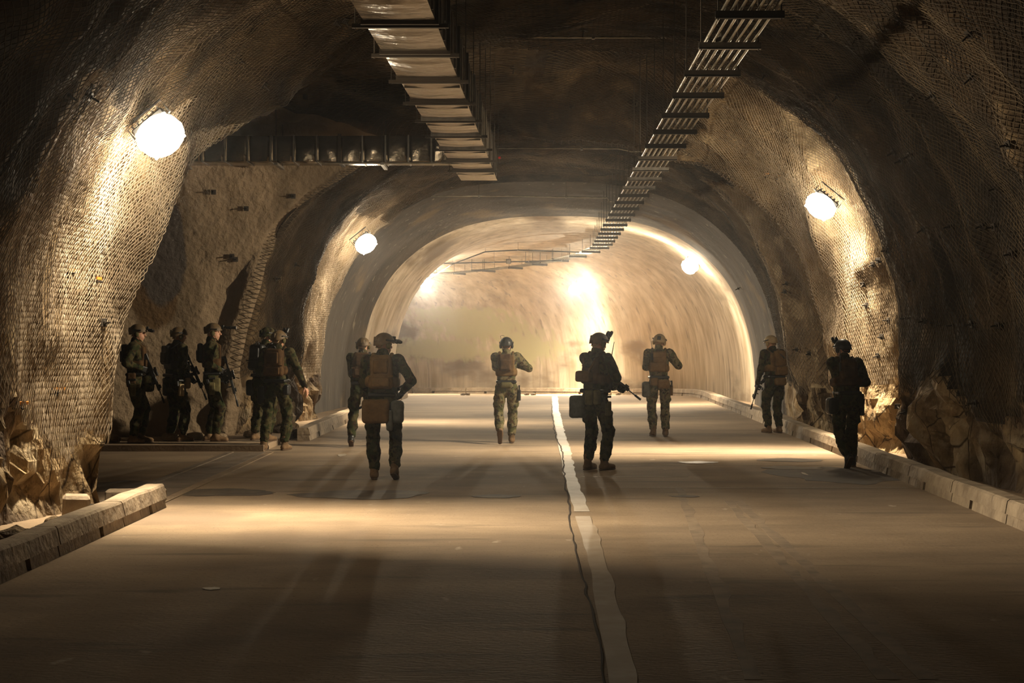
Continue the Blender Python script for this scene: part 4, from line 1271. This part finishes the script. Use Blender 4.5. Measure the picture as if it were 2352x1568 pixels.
    mb = MB(); hbox(mb, (0, -.135, .045), (.032, .016, .035), .008); mb.build('battery_pouch', hm_ if S.get('rear', 1) else 'black', hel)
    if S.get('headset', 1):
        for s in (1, -1):
            part('ear_cup', [('e', Hh(s * .098, -.005, -.018), (.026 * k, .038 * k, .045 * k), RHn)], S.get('cup', 'olive'), .009, .01, parent=hel)
    nv = S.get('nvg')
    if nv:
        gg = MB(); hbox(gg, (0, .135, .085), (.020, .018, .028), .004)
        if nv == 'front':
            hbox(gg, (0, .175, .070), (.018, .040, .010), .003)
            for sx in (-.034, .034):
                gg.tube([Hh(sx, .150, .055), Hh(sx, .190, .050), Hh(sx, .215, .048)], [.019 * k, .022 * k, .025 * k], 12)
                gg.tube([Hh(sx, .215, .048), Hh(sx, .235, .048)], [.018 * k, .018 * k], 12)
            hbox(gg, (0, .190, .052), (.034, .020, .016), .004)
        elif nv == 'long':
            hbox(gg, (0, .180, .085), (.016, .050, .012), .003); hbox(gg, (0, .250, .080), (.014, .025, .022), .003)
            for sx in (-.032, .032):
                gg.tube([Hh(sx, .190, .075), Hh(sx, .260, .078)], [.020 * k, .024 * k], 12); gg.tube([Hh(sx, .270, .078), Hh(sx, .345, .080)], [.021 * k, .025 * k], 12)
        else:
            hbox(gg, (0, .146, .115), (.016, .014, .030), .003)
            for sx in (-.034, .034):
                gg.tube([Hh(sx, .128, .120), Hh(sx, .150, .175), Hh(sx, .156, .195)], [.022 * k, .024 * k, .018 * k], 12)
            hbox(gg, (0, .140, .145), (.032, .014, .014), .003)
        gg.build('night_vision_goggles', 'black', hel)
    if S.get('antenna_loop'):
        MB().tube([Hh(-.085, .02, .09), Hh(-.105, .03, .165), Hh(-.06, .03, .175), Hh(-.03, .03, .16)], .004, 6).build('microphone_wire', 'black', hel)
    mb = MB()
    for s in (1, -1): mb.tube([Hh(s * .083, .01, .0), Hh(s * .066, .045, -.085), Hh(0, .075, -.125)], .0065, 5)
    mb.tube([Hh(-.07, -.06, .0), Hh(-.05, -.085, -.05), Hh(.05, -.085, -.05), Hh(.07, -.06, .0)], .010, 6)
    mb.build('chin_strap', 'black' if hm_ == 'helmet_black' else 'tan', hel)
    # --- plate carrier
    vm = S.get('vest', 'coyote')
    part('vest', [('b', T(0, .115, .345), (.135 * k, .028 * k, .165 * k), .02 * k, RTn), ('b', T(0, -.115, .345), (.138 * k, .028 * k, .17 * k), .02 * k, RTn),
                  ('b', T(0, 0, .245), (.178 * k * bulk + .012, .128 * k, .075 * k), .06 * k, RTn),
                  ('c', T(-.105, -.12, .50), T(-.115, .0, .585), .024 * k, .026 * k), ('c', T(-.115, .0, .585), T(-.105, .12, .50), .026 * k, .024 * k),
                  ('c', T(.105, -.12, .50), T(.115, .0, .585), .024 * k, .026 * k), ('c', T(.115, .0, .585), T(.105, .12, .50), .026 * k, .024 * k)], vm, .0125, .015, .003, 3)
    for i in range(3):
        part('magazine_pouch', [('b', T(-.09 + .09 * i, .165, .255), (.036 * k, .022 * k, .062 * k), .012 * k, RTn)], vm, .010, .01, .001)
    # webbing rows across the back panel
    if S.get('pack', 'full') != 'full':
        mb = MB()
        for i in range(4): mb.box((-.125 * k, -.004, -.009), (.125 * k, .004, .009), R=RT, c=T(0, -.146, .25 + i * .055))
        mb.build('webbing', vm, body)
    pk = S.get('pack', 'full'); pm = S.get('packm', vm)
    if pk == 'full':
        b1 = part('backpack', [('b', T(0, -.195, .40), (.135 * k, .075 * k, .165 * k), .05 * k, RTn), ('b', T(0, -.185, .22), (.150 * k, .070 * k, .075 * k), .04 * k, RTn)], pm, .0125, .02, .006, 7)
        part('pocket', [('b', T(0, -.272, .42), (.092 * k, .024 * k, .088 * k), .02 * k, RTn)], pm, .0115, .01, .004, 8, parent=b1)
        part('pocket', [('b', T(0, -.262, .225), (.115 * k, .022 * k, .058 * k), .018 * k, RTn)], pm, .0115, .01, .004, 9, parent=b1)
        mb = MB(); mb.tube([T(-.03, -.20, .565), T(-.02, -.22, .60), T(.02, -.22, .60), T(.03, -.20, .565)], .009, 6); mb.build('carry_handle', 'black', b1)
        mb = MB(); mb.box((-.155 * k, -.006, -.010), (.155 * k, .006, .010), R=RT, c=T(0, -.262, .30)); mb.build('compression_strap', pm, b1)
        if S.get('side_pouch'): part('side_pouch', [('b', T(.165, -.13, .26), (.05 * k, .05 * k, .10 * k), .03 * k, RTn)], pm, .0125, .01, .004, 12, parent=b1)
    elif pk == 'small':
        b1 = part('backpack', [('b', T(-.02, -.17, .40), (.105 * k, .045 * k, .150 * k), .03 * k, RTn)], pm, .0125, .02, .005, 7)
        part('pocket', [('b', T(-.02, -.215, .36), (.085 * k, .018 * k, .085 * k), .015 * k, RTn)], pm, .0115, .01, .003, 8, parent=b1)
    elif pk == 'two':
        b1 = part('back_pouch', [('b', T(.02, -.18, .43), (.115 * k, .052 * k, .105 * k), .03 * k, RTn)], pm, .012, .02, .007, 7)
        part('pouch_flap', [('b', T(.02, -.228, .47), (.118 * k, .014 * k, .05 * k), .012 * k, RTn)], pm, .011, .02, .003, 7, parent=b1)
        part('back_pouch', [('b', T(-.02, -.185, .255), (.145 * k, .055 * k, .088 * k), .035 * k, RTn)], pm, .012, .02, .007, 8)
    elif pk == 'low':
        part('back_pouch', [('b', T(-.06, -.18, .27), (.125 * k, .055 * k, .075 * k), .035 * k, RTn)], pm, .012, .02, .005, 8)
        part('hood', [('c', T(-.09, -.10, .55), T(.0, -.17, .44), .035 * k, .045 * k), ('c', T(.09, -.10, .55), T(.0, -.17, .44), .035 * k, .045 * k)], cm, .0125, .03, .006, 9)
        part('strap', [('c', T(.10, -.10, .56), T(.02, -.20, .32), .017 * k, .017 * k)], pm, .010, .01)
    elif pk == 'sling':
        b1 = part('backpack', [('b', T(.03, -.185, .41), (.115 * k, .06 * k, .15 * k), .04 * k, RTn)], pm, .0125, .02, .006, 7)
        part('back_pouch', [('b', T(.05, -.185, .18), (.12 * k, .055 * k, .085 * k), .035 * k, RTn)], pm, .0125, .02, .005, 8)
        part('waist_pouch', [('b', T(.03, -.16, -.02), (.12 * k, .05 * k, .075 * k), .035 * k, RTn)], pm, .0125, .02, .005, 9)
        mb = MB(); pts = [T(-.13, -.07, .585), T(-.06, -.215, .54), T(.06, -.255, .43), T(.17, -.16, .31)]
        mb.tube(pts, .014, 6); mb.build('rifle_sling', 'black', body)
    # --- belt and its pouches
    bm_ = S.get('beltm', 'olive')
    Rh = npR(RH0)
    part('belt', [('b', hip + Vector((0, -.005, .085)) * k, (.178 * k, .132 * k, .028 * k), .026 * k, Rh)], S.get('beltc', 'black'), .0115, .01)
    for (nm, x, y, z, hx, hy, hh, m2, *rest) in S.get('pouches', []):
        part(nm, [('b', hip + RH0 @ Vector((x, y, z)) * k, (hx * k, hy * k, hh * k), min(hx, hy, hh) * .62 * k, Rh)], m2, .0115, .01, .005, int(abs(x) * 90) + 3, label=(rest[0] if rest else None))
    if S.get('holster'):
        s = S['holster']; hj, kn, an, RF = legs[1 if s > 0 else -1]
        c = hj + Vector((s * .125, -.01, -.10)) * k
        o = MB(); o.box((-.028 * k, -.045 * k, -.12 * k), (.028 * k, .045 * k, .07 * k), c=c, bevel=.012); o = o.build('holster', S.get('holsterm', 'olive'), body)
        q = MB(); q.box((-.014 * k, -.065 * k, .05 * k), (.014 * k, -.025 * k, .135 * k), R=rot(0, -12), c=c, bevel=.006); q.box((-.016 * k, -.05 * k, .115 * k), (.016 * k, .05 * k, .145 * k), c=c, bevel=.004)
        q.build('pistol', 'black', o)
    if S.get('radio'):
        s = S['radio']
        o = MB(); o.box((-.022 * k, -.03 * k, -.06 * k), (.022 * k, .03 * k, .06 * k), R=RT, c=T(s * .12, -.13, .44), bevel=.006); o = o.build('radio', 'black', body)
        q = MB(); q.tube([T(s * .12, -.13, .50), T(s * .12, -.135, .60), T(s * .125, -.14, .72)], [.007, .006, .004], 6); q.build('antenna', 'black', o)
    if S.get('antenna'):
        (x0, y0, z0), (x1, y1, z1) = S['antenna']
        q = MB(); q.tube([T(x0, y0, z0), T((x0 + x1) / 2, (y0 + y1) / 2, (z0 + z1) / 2), T(x1, y1, z1)], [.008, .006, .004], 6); q.build('antenna', 'black', body)
    # --- rifle
    if rifle:
        rp, RR = rifle
        MW = Matrix.LocRotScale(root_loc, Matrix.Rotation(math.radians(yaw), 3, 'Z').to_quaternion(), None) @ Matrix.LocRotScale(rp, RR.to_quaternion(), None)
        make_rifle(MW, S['rifle_label'], k * S.get('rifle_scale', 0.86))
    return body

_rifle_meshes = {}
def make_rifle(MW, label, s=1.0):
    r = bpy.data.objects.new('rifle', None); COL.objects.link(r); r.empty_display_size = .1
    r.matrix_world = MW @ Matrix.Scale(s, 4)
    tag(r, label, 'rifle')
    def add(name, fn, m='black', parent=r, smooth=False):
        if name not in _rifle_meshes:
            mb = MB(); fn(mb); me = mesh_from(name, mb.v, mb.f, smooth); me.materials.append(M[m]); _rifle_meshes[name] = me
        o = bpy.data.objects.new(name, _rifle_meshes[name]); COL.objects.link(o); o.parent = parent
        return o
    rc = add('receiver', lambda b: (b.box((-.018, -.07, .0), (.018, .14, .062), bevel=.006), b.box((-.014, -.02, -.02), (.014, .05, .004), bevel=.003)))
    add('pistol_grip', lambda b: b.box((-.015, -.03, -.10), (.015, .012, .005), R=rot(0, -16), bevel=.006), parent=r)
    add('magazine', lambda b: (b.box((-.013, .065, -.10), (.013, .125, .005), bevel=.004), b.box((-.013, .078, -.18), (.013, .138, -.09), bevel=.004)))
    add('stock', lambda b: (b.tube([(0, -.07, .045), (0, -.21, .04)], .016, 8), b.box((-.018, -.30, -.045), (.018, -.17, .06), bevel=.008)))
    add('handguard', lambda b: (b.box((-.024, .14, .012), (.024, .40, .062), bevel=.008),))
    add('barrel', lambda b: (b.tube([(0, .40, .038), (0, .55, .038)], .010, 8), b.tube([(0, .52, .038), (0, .64, .038)], .019, 10)))
    sc = add('scope', lambda b: (b.tube([(0, -.02, .10), (0, .04, .10), (0, .08, .10), (0, .14, .10)], [.024, .019, .019, .026], 12), b.box((-.012, .0, .06), (.012, .10, .085))))
    add('laser_box', lambda b: b.box((-.026, .30, .062), (.026, .37, .088), bevel=.004))
    add('foregrip', lambda b: b.tube([(0, .26, .012), (0, .255, -.06)], [.014, .012], 8))

PE = [
 dict(px=312, py=1017, z=.10, ht=1.90, yaw=-84, hyaw=-4, hpitch=4, nvg='front', camo='camo', vest='brown_gear', pack='small', packm='black', seed=3, lean=0,
      footR=(.11, -.03, 0, -10, 0), footL=(-.10, .06, 0, 6, 0), rifle=((.10, .22, 1.12), (.0, .35, -.94), (0, .94, .35)), rifle_label='black rifle held muzzle down by the leftmost waiting person',
      pouches=[('gas_mask_pouch', .02, .20, -.05, .10, .075, .13, 'camo'), ('utility_pouch', .18, -.04, .0, .045, .07, .11, 'brown_gear')], holster=1, helmet='helmet_brown',
      label='person standing sideways, leftmost of the group at the chamber wall, goggles level over the brow'),
 dict(px=402, py=1013, z=.10, ht=1.86, yaw=-48, hyaw=-8, hpitch=6, nvg=None, camo='camo', vest='black', pack='small', packm='black', seed=5, lean=3, bulk=1.12, helmet='helmet_brown',
      footR=(.13, .05, 0, -14, 0), footL=(-.12, -.03, 0, 8, 0), rifle=((.06, .26, 1.15), (.25, .30, -.92), (0, .94, .3)), rifle_label='black rifle hidden against the chest of the second waiting person from the left',
      pouches=[('gas_mask_pouch', -.20, .0, -.10, .06, .10, .15, 'black'), ('utility_pouch', .12, .15, -.04, .05, .05, .09, 'tan')], holster=1, holsterm='tan',
      label='person in dark kit seen from behind, second from the left, tan holster at the hip'),
 dict(px=487, py=1013, z=.10, ht=1.92, yaw=-76, hyaw=-8, hpitch=2, nvg='long', camo='camo', vest='brown_gear', pack='small', packm='black', seed=8, lean=-1, helmet='helmet_brown',
      footR=(.11, .05, 0, -8, 0), footL=(-.11, -.05, 0, 8, 0), rifle=((.10, .22, 1.06), (.10, .25, -.96), (0, .96, .25)), rifle_label='black rifle hanging muzzle down before the third waiting person',
      pouches=[('utility_pouch', .16, .05, -.10, .05, .07, .12, 'olive')], holster=1,
      label='person facing right, third from the left, with long night goggles sticking out from the helmet'),
 dict(px=606, py=1012, z=.10, ht=1.86, yaw=-30, hyaw=-20, hpitch=6, nvg='front', camo='camo', vest='black', pack='full', packm='black', seed=11, lean=5, bulk=1.15, helmet='camo',
      footR=(.12, -.06, 0, -10, 0), footL=(-.24, .05, 0, 8, 0), rifle=((.06, .26, 1.12), (-.3, .35, -.85), (0, .94, .3)), rifle_label='black rifle of the person half hidden behind the walking one',
      pouches=[('gas_mask_pouch', -.22, -.02, -.12, .08, .10, .13, 'black')],
      label='person in a camouflage helmet, half hidden behind the one walking off the kerb end'),
 dict(px=636, py=1033, z=.0, ht=1.90, yaw=-12, hyaw=-18, hpitch=6, nvg='up', camo='camo', vest='brown_gear', pack='full', packm='brown_gear', seed=13, lean=4, helmet='helmet_brown', twist=4,
      footR=(.13, -.02, 0, -8, 0), footL=(-.13, -.22, 0, 6, 0), handR=(.46, .10, .86), palmR=(-1, 0, 0), elR=(.6, -.7, 0), handL=(-.16, .30, 1.05), curl=.5, glove='skin',
      pouches=[('gas_mask_pouch', -.21, -.02, -.14, .07, .10, .14, 'black'), ('utility_pouch', .17, -.04, -.05, .05, .07, .08, 'black')],
      label='person seen from behind, right arm swinging wide, beside the far left kerb'),
 dict(px=832, py=1024, z=.0, ht=1.80, yaw=0, hyaw=0, hpitch=12, nvg=None, camo='camo', vest='black', pack='full', packm='brown_gear', seed=17, lean=10, bulk=1.18, helmet='helmet_brown', boot='black',
      footR=(.14, .0, 0, -5, 0), footL=(-.16, -.25, .06, 4, 28), rifle=((.05, .28, 1.10), (-.5, .5, -.6), (0, .7, .5)), rifle_label='rifle carried in front by the dark person behind the nearest one',
      pouches=[('utility_pouch', .16, -.10, -.14, .05, .04, .12, 'tan')],
      label='dark person walking partly hidden behind the left shoulder of the nearest one'),
 dict(px=878, py=1101, z=.0, ht=1.83, yaw=2, hyaw=-52, hpitch=6, nvg='front', camo='camo', vest='coyote', pack='full', packm='coyote', seed=19, lean=5, bulk=1.14, helmet='helmet_brown', twist=-3,
      footR=(.15, -.10, .05, -8, 22), footL=(-.10, .02, 0, 6, 0), rifle=((.16, .26, 1.08), (-.78, .25, -.40), (-.2, .5, .8)), rifle_label='black rifle carried across the front of the nearest person', elR=(.8, -.5, -.4), elL=(-.9, -.5, -.3),
      pouches=[('butt_pack', -.07, -.20, -.11, .17, .08, .15, 'coyote', 'tan camouflage pack under the belt'), ('gas_mask_pouch', .19, -.14, -.12, .085, .085, .14, 'grey_gear', 'grey-green mask carrier on the right hip'), ('hanging_pouch', .10, -.21, -.22, .04, .04, .13, 'grey_gear')],
      label='nearest person, walking away with a big tan backpack, goggles pointing right'),
 dict(px=1163, py=1017, z=.0, ht=1.80, yaw=0, hyaw=0, hpitch=8, nvg=None, camo='camo_light', vest='coyote', pack='small', packm='brown_gear', seed=23, lean=6, helmet='helmet_black', cup='black', rear=0, antenna_loop=1,
      footR=(.09, .02, 0, -4, 0), footL=(-.10, -.38, .17, 4, 62), rifle=((.04, .30, 1.40), (-.05, .98, -.05), (0, 0, 1)), rifle_label='rifle aimed ahead, held by the person in the left lane with a black helmet',
      elR=(.95, -.15, -.40), elL=(-.35, .2, -.9), pouches=[('utility_pouch', .0, -.15, .03, .10, .05, .05, 'olive')], holster=1, holsterm='black', radio=0,
      label='person with a black helmet and headset stepping forward in the left lane, left heel raised'),
 dict(px=1368, py=1079, z=.0, ht=1.84, yaw=-42, hyaw=-12, hpitch=12, nvg='up', camo='camo', vest='brown_gear', pack='low', packm='coyote', seed=29, lean=2, helmet='helmet_brown', bulk=1.06,
      footR=(.10, .06, 0, -8, 0), footL=(-.10, -.04, 0, 6, 0), rifle=((.02, .24, 1.24), (.52, .60, -.62), (-.2, .5, .8)), rifle_label='black rifle pointing down to the right from the person right of the centre line',
      handR=(.17, .22, 1.10), elR=(.9, -.5, -.6), antenna=((.15, .12, .50), (.16, .17, .74)),
      pouches=[('gas_mask_pouch', -.22, -.10, -.13, .12, .07, .15, 'grey_gear', 'square grey bag on the left hip'), ('utility_pouch', .02, -.16, .0, .06, .04, .10, 'olive'), ('utility_pouch', .13, -.13, .0, .045, .05, .10, 'olive')], holster=1,
      label='person just right of the centre line, rifle lowered, grey bag on hip'),
 dict(px=1513, py=1002, z=.0, ht=1.86, yaw=2, hyaw=-12, hpitch=10, hroll=6, nvg=None, camo='camo_light', vest='coyote', pack='two', packm='coyote', seed=31, lean=4, helmet='helmet_tan', cup='tan', rear=0,
      footR=(.12, .0, 0, -6, 0), footL=(-.09, .03, 0, 6, 0), handR=(.13, .20, 1.46), palmR=(-.6, .5, 0), elR=(.8, -.1, -.85), handL=(-.02, .42, 1.42), elL=(-.25, .2, -.95), glove='skin', twist=-8,
      rifle=((.06, .28, 1.42), (.15, .96, -.02), (0, 0, 1)), rifle_label='rifle raised to the shoulder by the person in the pale helmet', radio=-1,
      pouches=[('waist_pouch', .06, -.17, -.03, .11, .055, .08, 'coyote'), ('waist_pouch', -.10, -.15, .01, .07, .05, .07, 'coyote'), ('gas_mask_pouch', -.23, -.03, -.13, .07, .09, .14, 'grey_gear')], holster=1, holsterm='coyote', beltc='black',
      label='person with a pale tan helmet aiming a rifle in the right lane'),
 dict(px=1778, py=994, z=.0, ht=1.84, yaw=24, hyaw=14, hpitch=12, nvg=None, camo='camo', vest='coyote', pack='sling', packm='coyote', seed=37, lean=5, helmet='helmet_tan', cup='tan', bulk=1.05,
      footR=(.10, -.02, 0, -6, 0), footL=(-.08, .06, 0, 6, 0), rifle=((-.20, .18, .95), (-.15, .25, -.95), (0, .95, .25)), rifle_label='black rifle hanging muzzle down beside the person at the right wall',
      pouches=[], label='person with a black sling across tan packs, near the second rib of the right wall'),
 dict(px=1945, py=1072, z=.0, ht=1.76, yaw=10, hyaw=16, hpitch=10, nvg='up', camo='camo', vest='brown_gear', pack='small', packm='brown_gear', seed=41, lean=8, helmet='helmet_black', cup='black', bulk=1.12, boot='black',
      footR=(.11, .06, 0, -6, 0), footL=(-.09, -.34, .10, 4, 52), rifle=((.02, .28, 1.10), (.55, .4, -.6), (0, .7, .5)), rifle_label='rifle held in front by the darkest person by the right kerb', elR=(.9, -.3, -.6), elL=(-.9, -.3, -.6), radio=-1,
      pouches=[('gas_mask_pouch', -.23, -.02, -.10, .075, .09, .12, 'black'), ('utility_pouch', .18, -.05, -.02, .045, .06, .10, 'black')], holster=1, holsterm='black',
      label='darkest person, a near silhouette walking along the right kerb with left boot lifted'),
]
for sp in PE: person(sp)

# ------------------------------------------------------------------ thin dust haze hanging in the tunnel
hz = MB().box((-14, -12, -.5), (12, 63, 8)).build('dust_haze', 'net')
hm = bpy.data.materials.new('dust_haze'); hm.use_nodes = True
hn = hm.node_tree; hn.nodes.clear()
ho = hn.nodes.new('ShaderNodeOutputMaterial'); hv = hn.nodes.new('ShaderNodeVolumeScatter')
hv.inputs['Density'].default_value = 0.0009; hv.inputs['Anisotropy'].default_value = 0.90
hv.inputs['Color'].default_value = (0.95, 0.97, 1.0, 1)
hn.links.new(hv.outputs[0], ho.inputs['Volume'])
hz.data.materials.clear(); hz.data.materials.append(hm)
tag(hz, 'thin dusty haze filling the tunnel', 'haze', kind='stuff')
